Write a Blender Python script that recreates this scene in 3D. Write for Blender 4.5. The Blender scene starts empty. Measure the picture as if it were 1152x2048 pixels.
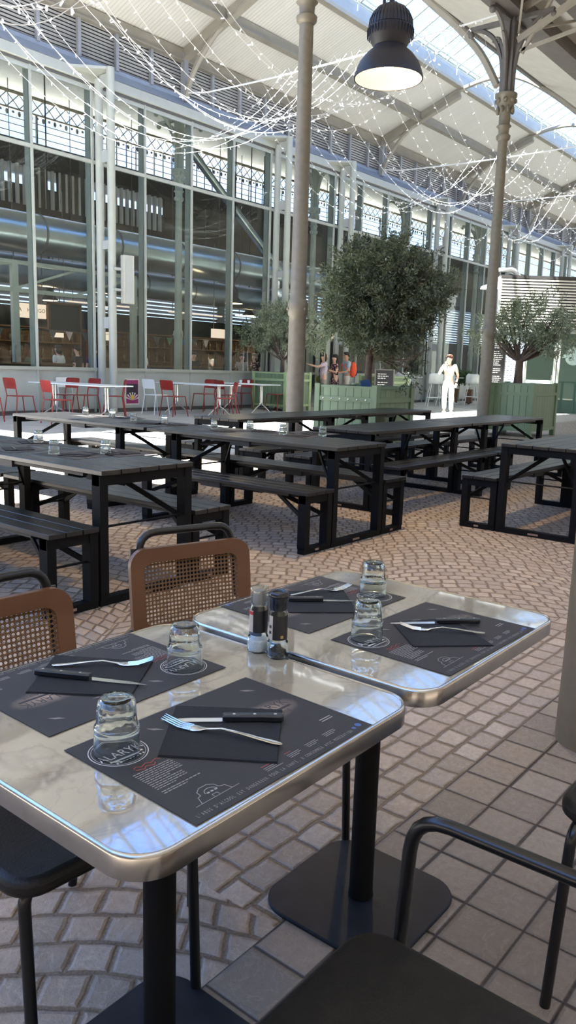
import bpy, math, random
from mathutils import Vector, Matrix
from math import sin, cos, pi, sqrt, radians as RAD
R0 = random.Random(7)
SC = bpy.context.scene
COL = SC.collection

# ------------------------------------------------------------------ camera
F, TH, RO, PHI, H = 1579., .1825, .0302, .6759, 1.333     # focal length in pixels of the 1152x2048 frame, pitch, roll, yaw, eye height
_s, _c = sin(PHI), cos(PHI)
def _w(v): return Vector((v[0]*_s+v[1]*_c, -v[0]*_c+v[1]*_s, v[2]))
_f = Vector((0, cos(TH), -sin(TH))); _r0 = Vector((1, 0, 0)); _u0 = _r0.cross(_f)
_r = cos(RO)*_r0+sin(RO)*_u0; _u = _r.cross(_f)
CF, CR, CU = _w(_f), _w(_r), _w(_u)
cd = bpy.data.cameras.new('camera'); cam = bpy.data.objects.new('camera', cd); COL.objects.link(cam)
cd.sensor_fit = 'VERTICAL'; cd.sensor_height = 36.; cd.lens = F/2048*36.; cd.clip_start = .02; cd.clip_end = 500
cam.matrix_world = Matrix(((CR.x, CU.x, -CF.x, 0), (CR.y, CU.y, -CF.y, 0), (CR.z, CU.z, -CF.z, H), (0, 0, 0, 1)))
SC.camera = cam

# ------------------------------------------------------------------ exposure, sky, sun
SC.view_settings.view_transform = 'Standard'; SC.view_settings.look = 'None'
SC.view_settings.exposure = 0.68; SC.view_settings.gamma = 1.0; SC.view_settings.use_curve_mapping = False
SKY_STRENGTH = 5.0
SUN_STRENGTH = 40.0
SUN_DIR = Vector((.30, -.13, -1.0))
wd = bpy.data.worlds.new('sky'); SC.world = wd; wd.use_nodes = True
nt = wd.node_tree; nt.nodes.clear()
_tc = nt.nodes.new('ShaderNodeTexCoord'); _sx = nt.nodes.new('ShaderNodeSeparateXYZ'); nt.links.new(_tc.outputs['Generated'], _sx.inputs[0])
_rp = nt.nodes.new('ShaderNodeValToRGB'); nt.links.new(_sx.outputs['Z'], _rp.inputs[0])
_rp.color_ramp.elements[0].position = .0; _rp.color_ramp.elements[0].color = (.16, .225, .31, 1)
_rp.color_ramp.elements[1].position = 1.; _rp.color_ramp.elements[1].color = (.21, .235, .25, 1)
for _q, _k in ((.30, (.145, .24, .42, 1)), (.42, (.12, .25, .56, 1)), (.52, (.12, .29, .78, 1)), (.62, (.12, .27, .66, 1)), (.74, (.21, .24, .27, 1))): _e = _rp.color_ramp.elements.new(_q); _e.color = _k
_nz = nt.nodes.new('ShaderNodeTexNoise'); _nz.inputs['Scale'].default_value = 5.; _nz.inputs['Detail'].default_value = 5
nt.links.new(_tc.outputs['Generated'], _nz.inputs['Vector'])
_cr = nt.nodes.new('ShaderNodeValToRGB'); nt.links.new(_nz.outputs[0], _cr.inputs[0])
_cr.color_ramp.elements[0].position = .5; _cr.color_ramp.elements[1].position = .75
_mx = nt.nodes.new('ShaderNodeMix'); _mx.data_type = 'RGBA'; nt.links.new(_cr.outputs[0], _mx.inputs[0])
nt.links.new(_rp.outputs[0], _mx.inputs[6]); _mx.inputs[7].default_value = (.22, .30, .48, 1)
_bg = nt.nodes.new('ShaderNodeBackground'); _bg.inputs[1].default_value = SKY_STRENGTH
_wo = nt.nodes.new('ShaderNodeOutputWorld'); nt.links.new(_mx.outputs[2], _bg.inputs[0]); nt.links.new(_bg.outputs[0], _wo.inputs[0])
sl = bpy.data.lights.new('sun', 'SUN'); sl.energy = SUN_STRENGTH; sl.angle = RAD(.6); sl.color = (1, .97, .91)
so = bpy.data.objects.new('sun', sl); COL.objects.link(so); so.location = (0, 0, 30)
so.rotation_euler = SUN_DIR.to_track_quat('-Z', 'Y').to_euler()

# pixel -> world helpers, used to read positions off the photograph
def ray(x, y): return CF+CR*((x-576)/F)-CU*((y-1024)/F)
def Zp(x, y, z=0.):
    d = ray(x, y); return Vector((0, 0, H))+d*((z-H)/d.z)
def Yp(x, y, yy):
    d = ray(x, y); return Vector((0, 0, H))+d*(yy/d.y)

# ------------------------------------------------------------------ materials
class NT:
    def __init__(s, name):
        s.m = bpy.data.materials.new(name); s.m.use_nodes = True; s.t = s.m.node_tree; s.t.nodes.clear()
        s.out = s.n('ShaderNodeOutputMaterial')
    def n(s, k, **kw):
        o = s.t.nodes.new(k)
        for a, b in kw.items(): setattr(o, a, b)
        return o
    def l(s, a, b): s.t.links.new(a, b)
    def put(s, sock, v):
        if hasattr(v, 'is_output'): s.l(v, sock)
        else: sock.default_value = v
    def ma(s, op, a, b=None, c=None):
        o = s.n('ShaderNodeMath', operation=op); s.put(o.inputs[0], a)
        if b is not None: s.put(o.inputs[1], b)
        if c is not None: s.put(o.inputs[2], c)
        return o.outputs[0]
    def mix(s, f, a, b):
        o = s.n('ShaderNodeMix', data_type='RGBA'); s.put(o.inputs[0], f); s.put(o.inputs[6], a); s.put(o.inputs[7], b); return o.outputs[2]
    def mr(s, v, a, b, c, d):
        o = s.n('ShaderNodeMapRange'); s.put(o.inputs[0], v)
        for i, q in enumerate((a, b, c, d)): o.inputs[i+1].default_value = q
        return o.outputs[0]
    def noise(s, scale, detail=4, vec=None, rough=.5):
        o = s.n('ShaderNodeTexNoise'); o.inputs['Scale'].default_value = scale; o.inputs['Detail'].default_value = detail; o.inputs['Roughness'].default_value = rough
        s.l(vec if vec is not None else s.obj(), o.inputs['Vector']); return o.outputs[0]
    def obj(s): return s.n('ShaderNodeTexCoord').outputs['Object']
    def geo(s): return s.n('ShaderNodeNewGeometry').outputs['Position']
    def xyz(s, v):
        o = s.n('ShaderNodeSeparateXYZ'); s.l(v, o.inputs[0]); return o.outputs
    def bump(s, h, st=.3, dist=.01):
        o = s.n('ShaderNodeBump'); o.inputs['Strength'].default_value = st; o.inputs['Distance'].default_value = dist; s.l(h, o.inputs['Height']); return o.outputs[0]
    def pbr(s, col, rough=.5, metal=0., normal=None, **kw):
        b = s.n('ShaderNodeBsdfPrincipled'); s.put(b.inputs['Base Color'], col); s.put(b.inputs['Roughness'], rough); s.put(b.inputs['Metallic'], metal)
        if normal is not None: s.l(normal, b.inputs['Normal'])
        for k, v in kw.items(): s.put(b.inputs[k.replace('_', ' ')], v)
        s.l(b.outputs[0], s.out.inputs[0]); return s.m
MAT = {}
def C4(c): return (c[0], c[1], c[2], 1)
def srgb(r, g, b):
    f = lambda v: (v/255/12.92 if v/255 <= .04045 else ((v/255+.055)/1.055)**2.4)
    return (f(r), f(g), f(b), 1)
def plain(name, col, rough=.5, metal=0., var=.12, scale=9., bump=.0, bscale=60, **kw):
    if name in MAT: return MAT[name]
    n = NT(name); col = C4(col)
    f = n.noise(scale)
    a = tuple(max(0, q*(1-var)) for q in col[:3])+(1,); b = tuple(min(1, q*(1+var)) for q in col[:3])+(1,)
    c = n.mix(n.mr(f, .3, .7, 0, 1), a, b)
    nm = n.bump(n.noise(bscale, 3), bump, .004) if bump else None
    MAT[name] = n.pbr(c, rough, metal, nm, **kw); return MAT[name]
def emis(name, col, st):
    n = NT(name); e = n.n('ShaderNodeEmission'); e.inputs[0].default_value = C4(col); e.inputs[1].default_value = st; n.l(e.outputs[0], n.out.inputs[0]); MAT[name] = n.m; return n.m
def pane_mat(name, tint, gloss, rough=.0, ior=1.5, wave=0.):
    n = NT(name); t = n.n('ShaderNodeBsdfTransparent'); t.inputs[0].default_value = C4(tint)
    g = n.n('ShaderNodeBsdfGlossy'); g.inputs['Roughness'].default_value = rough; g.inputs[0].default_value = (.95, 1, .98, 1)
    ge = n.n('ShaderNodeNewGeometry'); dt = n.n('ShaderNodeVectorMath', operation='DOT_PRODUCT'); n.l(ge.outputs['Normal'], dt.inputs[0]); n.l(ge.outputs['Incoming'], dt.inputs[1])
    ca = n.ma('ABSOLUTE', dt.outputs['Value']); F0 = ((ior-1)/(ior+1))**2
    fr = n.ma('MULTIPLY_ADD', n.ma('POWER', n.ma('SUBTRACT', 1., ca), 5.), 1-F0, F0)
    if wave:
        b = n.bump(n.noise(1.1, 1, n.geo()), wave, .02); n.l(b, g.inputs['Normal'])
    f = n.ma('MINIMUM', n.ma('MULTIPLY', fr, gloss), 1.)
    m = n.n('ShaderNodeMixShader'); n.l(f, m.inputs[0]); n.l(t.outputs[0], m.inputs[1]); n.l(g.outputs[0], m.inputs[2]); n.l(m.outputs[0], n.out.inputs[0])
    MAT[name] = n.m; return n.m

def floor_mat():
    n = NT('cobble_and_tile_paving'); P = n.geo(); x, y, z = n.xyz(P)
    nv = n.n('ShaderNodeTexNoise'); nv.inputs['Scale'].default_value = 11.; nv.inputs['Detail'].default_value = 4; n.l(P, nv.inputs['Vector'])
    sv = n.n('ShaderNodeSeparateColor'); n.l(nv.outputs['Color'], sv.inputs[0])
    jx = n.ma('MULTIPLY', n.ma('SUBTRACT', sv.outputs[0], .5), .024); jy = n.ma('MULTIPLY', n.ma('SUBTRACT', sv.outputs[1], .5), .024)
    xx = n.ma('ADD', x, jx); yy = n.ma('ADD', y, jy)
    a = RAD(35); W, RR, hh, ww = 1.35, 1.02, .096, .098
    p = n.ma('ADD', n.ma('MULTIPLY', xx, cos(a)), n.ma('MULTIPLY', yy, sin(a)))
    q = n.ma('ADD', n.ma('ADD', n.ma('MULTIPLY', xx, -sin(a)), n.ma('MULTIPLY', yy, cos(a))), .22)
    qs = n.ma('DIVIDE', q, W); cell = n.ma('FLOOR', qs)
    qc = n.ma('MULTIPLY', n.ma('SUBTRACT', n.ma('SUBTRACT', qs, cell), .5), W)
    arc = n.ma('SQRT', n.ma('SUBTRACT', RR*RR, n.ma('MULTIPLY', qc, qc)))
    v = n.ma('DIVIDE', n.ma('SUBTRACT', p, arc), hh)
    s = n.ma('MULTIPLY', n.ma('ARCSINE', n.ma('DIVIDE', qc, RR)), RR)
    row = n.ma('FLOOR', v); fr = n.ma('SUBTRACT', v, row)
    wn0 = n.n('ShaderNodeTexWhiteNoise', noise_dimensions='2D'); cb = n.n('ShaderNodeCombineXYZ'); n.l(row, cb.inputs[0]); n.l(cell, cb.inputs[1]); n.l(cb.outputs[0], wn0.inputs['Vector'])
    u = n.ma('ADD', n.ma('DIVIDE', s, ww), n.ma('MULTIPLY', wn0.outputs[0], 1.))
    ci = n.ma('FLOOR', u); fu = n.ma('SUBTRACT', u, ci)
    e1 = n.ma('MULTIPLY', n.ma('MINIMUM', fr, n.ma('SUBTRACT', 1., fr)), hh); e2 = n.ma('MULTIPLY', n.ma('MINIMUM', fu, n.ma('SUBTRACT', 1., fu)), ww)
    d1 = n.ma('MINIMUM', e1, e2)
    sv_ = n.ma('DIVIDE', n.ma('SUBTRACT', yy, 1.06), .098); srow = n.ma('FLOOR', sv_); sf = n.ma('SUBTRACT', sv_, srow)
    wn1 = n.n('ShaderNodeTexWhiteNoise', noise_dimensions='1D'); n.l(srow, wn1.inputs['W'])
    su = n.ma('ADD', n.ma('DIVIDE', xx, .118), n.ma('MULTIPLY', wn1.outputs[0], 1.)); sc = n.ma('FLOOR', su); sg = n.ma('SUBTRACT', su, sc)
    d3 = n.ma('MINIMUM', n.ma('MULTIPLY', n.ma('MINIMUM', sf, n.ma('SUBTRACT', 1., sf)), .098), n.ma('MULTIPLY', n.ma('MINIMUM', sg, n.ma('SUBTRACT', 1., sg)), .118))
    band = n.ma('MULTIPLY', n.ma('LESS_THAN', y, 1.452), n.ma('GREATER_THAN', x, 1.32)); nb = n.ma('SUBTRACT', 1., band)
    d1 = n.ma('ADD', n.ma('MULTIPLY', d1, nb), n.ma('MULTIPLY', d3, band)); row = n.ma('ADD', n.ma('MULTIPLY', row, nb), n.ma('MULTIPLY', n.ma('ADD', srow, 300.), band)); ci = n.ma('ADD', n.ma('MULTIPLY', ci, nb), n.ma('MULTIPLY', sc, band)); cell = n.ma('MULTIPLY', cell, nb)
    # square tiles on the near strip
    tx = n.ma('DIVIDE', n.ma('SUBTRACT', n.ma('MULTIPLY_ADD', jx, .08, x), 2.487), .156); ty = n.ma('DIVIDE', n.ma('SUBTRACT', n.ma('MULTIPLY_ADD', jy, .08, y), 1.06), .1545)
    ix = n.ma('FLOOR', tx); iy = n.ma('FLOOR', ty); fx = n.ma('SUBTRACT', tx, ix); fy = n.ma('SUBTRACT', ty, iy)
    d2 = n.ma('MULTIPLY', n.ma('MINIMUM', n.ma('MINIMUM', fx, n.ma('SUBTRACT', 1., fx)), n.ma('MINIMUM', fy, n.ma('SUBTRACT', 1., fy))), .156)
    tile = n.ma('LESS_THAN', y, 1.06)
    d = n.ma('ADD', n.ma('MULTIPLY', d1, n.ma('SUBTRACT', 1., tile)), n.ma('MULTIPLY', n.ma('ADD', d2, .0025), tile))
    wn = n.n('ShaderNodeTexWhiteNoise', noise_dimensions='3D'); cc = n.n('ShaderNodeCombineXYZ')
    n.l(n.ma('ADD', n.ma('MULTIPLY', row, n.ma('SUBTRACT', 1., tile)), n.ma('MULTIPLY', ix, tile)), cc.inputs[0])
    n.l(n.ma('ADD', n.ma('MULTIPLY', ci, n.ma('SUBTRACT', 1., tile)), n.ma('MULTIPLY', iy, tile)), cc.inputs[1]); n.l(n.ma('MULTIPLY', cell, n.ma('SUBTRACT', 1., tile)), cc.inputs[2])
    n.l(cc.outputs[0], wn.inputs['Vector'])
    thr = n.ma('MULTIPLY_ADD', wn.outputs[0], .0035, .0035); stone = n.ma('SMOOTH_MIN', 1., n.ma('MAXIMUM', 0., n.ma('DIVIDE', n.ma('SUBTRACT', d, thr), .0035)), .05)
    rp = n.n('ShaderNodeValToRGB'); n.l(wn.outputs[0], rp.inputs[0])
    els = rp.color_ramp.elements; els[0].color = srgb(140, 129, 117); els[1].color = srgb(176, 165, 152)
    for ps, c in ((.3, srgb(160, 146, 131)), (.55, srgb(152, 142, 132)), (.8, srgb(167, 152, 137))):
        e = els.new(ps); e.color = c
    fine = n.noise(45, 6, P, .7); big = n.noise(6, 4, P)
    col = n.mix(n.mr(fine, .35, .75, 0, .5), rp.outputs[0], srgb(124, 108, 98))
    col = n.mix(n.mr(big, .5, .8, 0, .3), col, srgb(142, 120, 102))
    gr = n.mix(n.mr(n.noise(160, 3, P), .3, .7, 0, 1), srgb(88, 74, 60), srgb(124, 106, 86))
    sl_ = n.n('ShaderNodeTexNoise'); sl_.inputs['Scale'].default_value = 14.; sl_.inputs['Detail'].default_value = 8; sl_.inputs['Distortion'].default_value = 1.2; n.l(P, sl_.inputs['Vector'])
    slate = n.mr(n.ma('ABSOLUTE', n.ma('SUBTRACT', sl_.outputs[0], .5)), 0., .02, 1, 0)
    col = n.mix(n.ma('MULTIPLY', slate, .35), col, srgb(190, 176, 164))
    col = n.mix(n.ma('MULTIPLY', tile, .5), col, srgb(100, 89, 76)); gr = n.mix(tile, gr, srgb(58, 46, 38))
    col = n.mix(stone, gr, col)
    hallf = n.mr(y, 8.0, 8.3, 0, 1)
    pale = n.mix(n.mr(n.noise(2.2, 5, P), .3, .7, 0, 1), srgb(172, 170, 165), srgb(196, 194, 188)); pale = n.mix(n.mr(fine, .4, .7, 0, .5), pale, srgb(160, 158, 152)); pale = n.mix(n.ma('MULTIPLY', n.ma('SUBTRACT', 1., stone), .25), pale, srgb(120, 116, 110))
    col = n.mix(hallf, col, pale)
    hgt = n.ma('ADD', n.ma('MULTIPLY', n.mr(d, .002, .014, 0, 1), 1.), n.ma('ADD', n.ma('MULTIPLY', fine, .6), n.ma('MULTIPLY', sl_.outputs[0], .9)))
    return n.pbr(col, n.mr(fine, .3, .7, .42, .62), 0, n.bump(hgt, .7, .014))
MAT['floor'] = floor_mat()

def marble_mat():
    n = NT('glossy_marble'); o = n.geo()
    w = n.n('ShaderNodeTexNoise'); w.inputs['Scale'].default_value = 3.2; w.inputs['Detail'].default_value = 7; w.inputs['Distortion'].default_value = 1.6; n.l(o, w.inputs['Vector'])
    ve = n.ma('ABSOLUTE', n.ma('SUBTRACT', w.outputs[0], .5)); vein = n.mr(ve, .0, .035, 1, 0)
    w2 = n.n('ShaderNodeTexNoise'); w2.inputs['Scale'].default_value = 5.5; w2.inputs['Detail'].default_value = 6; w2.inputs['Distortion'].default_value = 2.2; n.l(o, w2.inputs['Vector'])
    v2 = n.mr(n.ma('ABSOLUTE', n.ma('SUBTRACT', w2.outputs[0], .52)), 0, .02, 1, 0)
    cl = n.noise(7, 4, o)
    c = n.mix(n.mr(cl, .35, .7, 0, 1), srgb(158, 146, 124), srgb(142, 131, 110))
    c = n.mix(n.ma('MULTIPLY', vein, .38), c, srgb(100, 90, 76)); c = n.mix(n.ma('MULTIPLY', v2, .25), c, srgb(94, 86, 74))
    return n.pbr(c, .035, 0, None, IOR=2.3, Specular_IOR_Level=.5)
MAT['marble'] = marble_mat()
def leaf_mat(name, a, b):
    n = NT(name); oi = n.n('ShaderNodeNewGeometry'); c = n.mix(oi.outputs['Random Per Island'], C4(a), C4(b))
    d = n.n('ShaderNodeBsdfPrincipled'); n.l(c, d.inputs['Base Color']); d.inputs['Roughness'].default_value = .45
    tr = n.n('ShaderNodeBsdfTranslucent'); n.l(n.mix(.5, c, (.25, .32, .08, 1)), tr.inputs[0])
    m = n.n('ShaderNodeMixShader'); m.inputs[0].default_value = .22; n.l(d.outputs[0], m.inputs[1]); n.l(tr.outputs[0], m.inputs[2]); n.l(m.outputs[0], n.out.inputs[0]); MAT[name] = n.m; return n.m
def cane_mat():
    n = NT('woven_cane'); x, y, z = n.xyz(n.obj()); s = .0118
    def hole(ox, oz, rad):
        a = n.ma('SUBTRACT', n.ma('FRACT', n.ma('ADD', n.ma('DIVIDE', x, s), ox)), .5); b = n.ma('SUBTRACT', n.ma('FRACT', n.ma('ADD', n.ma('DIVIDE', z, s), oz)), .5)
        return n.ma('LESS_THAN', n.ma('SQRT', n.ma('ADD', n.ma('MULTIPLY', a, a), n.ma('MULTIPLY', b, b))), rad)
    hl = hole(0, 0, .33)
    fx = n.ma('ABSOLUTE', n.ma('SINE', n.ma('MULTIPLY', n.ma('ADD', x, z), pi/s*2))); fz = n.ma('ABSOLUTE', n.ma('SINE', n.ma('MULTIPLY', n.ma('SUBTRACT', x, z), pi/s*2)))
    c = n.mix(n.ma('MULTIPLY', fx, fz), srgb(84, 56, 32), srgb(140, 102, 64))
    d = n.n('ShaderNodeBsdfPrincipled'); n.l(c, d.inputs['Base Color']); d.inputs['Roughness'].default_value = .5
    n.l(n.bump(n.ma('ADD', fx, fz), .6, .002), d.inputs['Normal'])
    t = n.n('ShaderNodeBsdfTransparent'); m = n.n('ShaderNodeMixShader'); n.l(hl, m.inputs[0]); n.l(d.outputs[0], m.inputs[1]); n.l(t.outputs[0], m.inputs[2]); n.l(m.outputs[0], n.out.inputs[0])
    MAT['cane'] = n.m
cane_mat()
def planks_mat(name, col, pitch, axis='x', groove=.06, rough=.5, dark=.35, var=.1):
    n = NT(name); q = n.xyz(n.obj())['xyz'.index(axis)]; u = n.ma('DIVIDE', q, pitch); i = n.ma('FLOOR', u); f = n.ma('SUBTRACT', u, i)
    g = n.ma('LESS_THAN', f, groove); wn = n.n('ShaderNodeTexWhiteNoise', noise_dimensions='1D'); n.l(i, wn.inputs['W'])
    a = tuple(q*(1-var) for q in col[:3])+(1,); b = tuple(min(1, q*(1+var)) for q in col[:3])+(1,)
    c = n.mix(wn.outputs[0], a, b); c = n.mix(g, c, tuple(q*dark for q in col[:3])+(1,))
    h = n.mr(n.ma('MINIMUM', f, n.ma('SUBTRACT', 1., f)), 0, groove*1.5, 0, 1)
    MAT[name] = n.pbr(c, rough, 0, n.bump(h, .6, .01)); return MAT[name]

pane_mat('facade_glass', (.90, .93, .92), .85, 0., 1.5, .08)
pane_mat('skylight_glass', (.93, .97, .98), .8)
pane_mat('screen_glass', (.72, .86, .82), 1.5)
def glass_mat():
    n = NT('clear_glass'); g = n.n('ShaderNodeBsdfGlass'); g.inputs['IOR'].default_value = 1.46; g.inputs['Roughness'].default_value = 0.; g.inputs[0].default_value = (.97, .99, .98, 1)
    n.l(g.outputs[0], n.out.inputs[0]); MAT['glass'] = n.m
glass_mat()
pane_mat('thin_glass', (.93, .96, .95), 1.6)
M = lambda k: MAT[k]
plain('steel_gray', srgb(168, 172, 170)[:3], .42, 0, .06, 3)
plain('facade_panel', srgb(170, 176, 172)[:3], .4, 0, .05, 2)
plain('pole_white', srgb(170, 174, 166)[:3], .4, 0, .05, 4)
plain('cast_iron', srgb(112, 107, 94)[:3], .5, .1, .10, 12, .15, 40)
plain('blocker_wall_stone', srgb(110, 104, 94)[:3], .8, 0, .08, 1.5); plain('pillar_tan', srgb(116, 98, 70)[:3], .7, 0, .12, 8, .3, 30)
plain('cast_dark', srgb(92, 90, 88)[:3], .5, .1, .12, 12, .15, 40)
plain('fin_gray', srgb(116, 124, 116)[:3], .45, 0, .05, 3)
plain('capping', srgb(140, 150, 164)[:3], .45, .2, .06, 3)
plain('louvre', srgb(150, 152, 156)[:3], .45, .2, .06, 5)
plain('truss', srgb(146, 142, 132)[:3], .5, .05, .08, 3)
plain('girder', srgb(92, 88, 84)[:3], .55, .1, .1, 5)
plain('cream_paint', srgb(200, 198, 190)[:3], .6, 0, .06, 3)
planks_mat('roof_sheet', srgb(206, 206, 202), .11, 'x', .10, .6, .70, .02)
plain('black_metal', (.004, .004, .004), .6, .0, .2, 20, .1, 60, Specular_IOR_Level=.15)
plain('base_metal', (.009, .011, .016), .55, 0., .3, 14, .25, 40, Specular_IOR_Level=.25)
plain('black_tube', (.006, .006, .006), .28, 0., .1, 20, Specular_IOR_Level=.5)
plain('leather', (.011, .0095, .0075), .5, 0, .25, 30, .25, 220, Specular_IOR_Level=.3)
plain('chair_brown', srgb(100, 64, 38)[:3], .42, 0, .06, 12)
plain('brushed_rim', (.46, .44, .41), .22, 1., .08, 30)
plain('cutlery', (.70, .69, .67), .12, 1., .03, 20)
plain('knife_handle', (.012, .012, .012), .28, 0, .1, 40)
plain('mat_paper', (.024, .0215, .0215), .62, 0, .05, 3, .08, 300)
plain('napkin', (.010, .0095, .0095), .9, 0, .1, 60, .35, 420)
plain('print_white', srgb(200, 196, 190)[:3], .6, 0, .03)
plain('print_gray', srgb(150, 146, 142)[:3], .6, 0, .03)
plain('print_red', srgb(160, 66, 56)[:3], .6, 0, .03)
plain('print_brown', srgb(140, 116, 98)[:3], .6, 0, .2, 20)
plain('print_leaf', srgb(128, 120, 112)[:3], .6, 0, .1, 30)
plain('print_blue', srgb(70, 96, 150)[:3], .6, 0, .03)
planks_mat('picnic_wood', (.009, .009, .0095), .9, 'x', .0, .30, .3, .2)
plain('picnic_edge', (.008, .0075, .0075), .5, 0, .2, 12, .1, 30)
plain('red_paint', srgb(142, 40, 36)[:3], .38, 0, .06, 8)
plain('white_paint', srgb(226, 230, 228)[:3], .35, 0, .04, 8)
plain('white_top', srgb(224, 230, 234)[:3], .25, 0, .04, 4)
plain('chrome', (.72, .72, .72), .15, 1., .05, 8)
planks_mat('planter_green', srgb(110, 131, 98), .145, 'x', .05, .45, .40, .05)
planks_mat('planter_green_y', srgb(110, 131, 98), .145, 'y', .05, .45, .40, .05)
plain('planter_post', srgb(106, 127, 94)[:3], .45, 0, .06, 10)
plain('planter_light', srgb(156, 176, 130)[:3], .45, 0, .06, 10)
plain('soil', (.05, .035, .025), .95, 0, .4, 40, .5, 60)
plain('bark', srgb(92, 80, 70)[:3], .9, 0, .3, 25, .6, 50)
leaf_mat('olive_leaf', srgb(46, 54, 38), srgb(108, 116, 92)); leaf_mat('olive_pale', srgb(96, 112, 90), srgb(170, 178, 152)); leaf_mat('shrub_leaf', srgb(40, 70, 44), srgb(90, 120, 80))
plain('lamp_black', (.016, .016, .020), .5, .2, .15, 14)
plain('lamp_inner', (.86, .80, .66), .5, 0, .02)
def glow_print():
    n = NT('printed_glow'); x, y, z = n.xyz(n.obj()); r = n.ma('SQRT', n.ma('ADD', n.ma('POWER', n.ma('DIVIDE', x, .075), 2.), n.ma('POWER', n.ma('DIVIDE', y, .036), 2.)))
    c = n.mix(n.mr(n.ma('ADD', r, n.ma('MULTIPLY', n.noise(40, 3), .4)), .35, 1.15, 1, 0), (.024, .0215, .0215, 1), srgb(150, 130, 112)); MAT['print_glow'] = n.pbr(c, .62)
glow_print()
emis('lamp_glow', (1, .86, .58), 14.); emis('warm_glow', (1, .74, .42), 6.); emis('fairy', (.95, .98, 1.), .9); emis('sign_glow', (1, .80, .62), .7); emis('screen_glow', (.75, .88, 1.), 1.8)
plain('fairy_wire', (.75, .77, .78), .5, 0, .02)
plain('salt', (.86, .85, .82), .9, 0, .05, 200, .6, 400); plain('pepper', (.035, .022, .016), .8, 0, .6, 300, .9, 400)
plain('label_black', (.014, .013, .013), .4); plain('label_beige', srgb(196, 180, 156)[:3], .5); plain('label_red', srgb(190, 44, 44)[:3], .5); plain('label_navy', srgb(66, 76, 96)[:3], .5); plain('label_gold', srgb(170, 140, 70)[:3], .4)
plain('grinder_black', (.012, .012, .013), .18)
plain('skin', srgb(226, 184, 160)[:3], .5, 0, .06, 20); plain('skin_tan', srgb(200, 150, 120)[:3], .5, 0, .06, 20)
plain('hair_brown', srgb(82, 52, 36)[:3], .55, 0, .3, 60); plain('hair_dark', srgb(34, 26, 22)[:3], .5, 0, .3, 60); plain('hair_gray', srgb(150, 140, 130)[:3], .6, 0, .2, 60)
for k, c in dict(cloth_white=(232, 230, 226), cloth_cream=(214, 206, 190), cloth_beige=(196, 190, 178), cloth_pink=(222, 206, 220), cloth_blue=(150, 170, 186), cloth_denim=(132, 150, 164), cloth_dark=(44, 44, 50), cloth_olive=(120, 112, 52), cloth_orange=(246, 96, 62), cloth_green=(70, 84, 56), cloth_navy=(48, 58, 110), cloth_taupe=(170, 158, 150)).items():
    plain(k, srgb(*c)[:3], .85, 0, .06, 12)
def floral():
    n = NT('floral_cloth'); v = n.n('ShaderNodeTexVoronoi'); v.inputs['Scale'].default_value = 16; n.l(n.obj(), v.inputs['Vector'])
    c = n.mix(n.ma('LESS_THAN', v.outputs['Distance'], .36), srgb(58, 40, 48), srgb(208, 168, 168)); MAT['floral'] = n.pbr(c, .85)
floral()
plain('dark_wall', srgb(60, 58, 58)[:3], .8, 0, .1, 2); plain('interior_floor', srgb(90, 84, 78)[:3], .5, 0, .1, 2)
plain('duct', (.44, .50, .52), .28, 1., .08, 2); plain('duct_blue', (.20, .26, .33), .35, .8, .08, 2)
plain('frame_green', srgb(150, 156, 146)[:3], .45, 0, .05, 3)
plain('wood_brown', srgb(100, 72, 50)[:3], .6, 0, .2, 8); plain('wood_dark', srgb(62, 44, 34)[:3], .6, 0, .2, 8)
plain('menu_black', (.007, .007, .008), .7)
plain('chalkboard', srgb(38, 42, 44)[:3], .7, 0, .15, 5); plain('bottle_glass', (.10, .07, .03), .15, 0, .5, 6)
plain('flag_blue', srgb(60, 110, 150)[:3], .8); plain('flag_pink', srgb(214, 190, 186)[:3], .8); plain('flag_green', srgb(90, 130, 90)[:3], .8)
plain('poster_magenta', srgb(150, 44, 104)[:3], .5, 0, .2, 8); plain('poster_dark', srgb(44, 34, 48)[:3], .5, 0, .3, 14); plain('poster_yellow', srgb(226, 190, 70)[:3], .5); plain('poster_paper', srgb(214, 210, 206)[:3], .5)
planks_mat('speaker_box', srgb(196, 194, 184), .02, 'z', .2, .5, .8, .02)
plain('door_teal', srgb(70, 130, 150)[:3], .4)
plain('slat_cream', srgb(226, 224, 214)[:3], .6); plain('blue_folder', srgb(30, 70, 110)[:3], .5); plain('frost', srgb(190, 214, 206)[:3], .5)
plain('bar_green', srgb(120, 150, 120)[:3], .5); plain('plastic_blue', srgb(50, 66, 140)[:3], .5)

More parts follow.
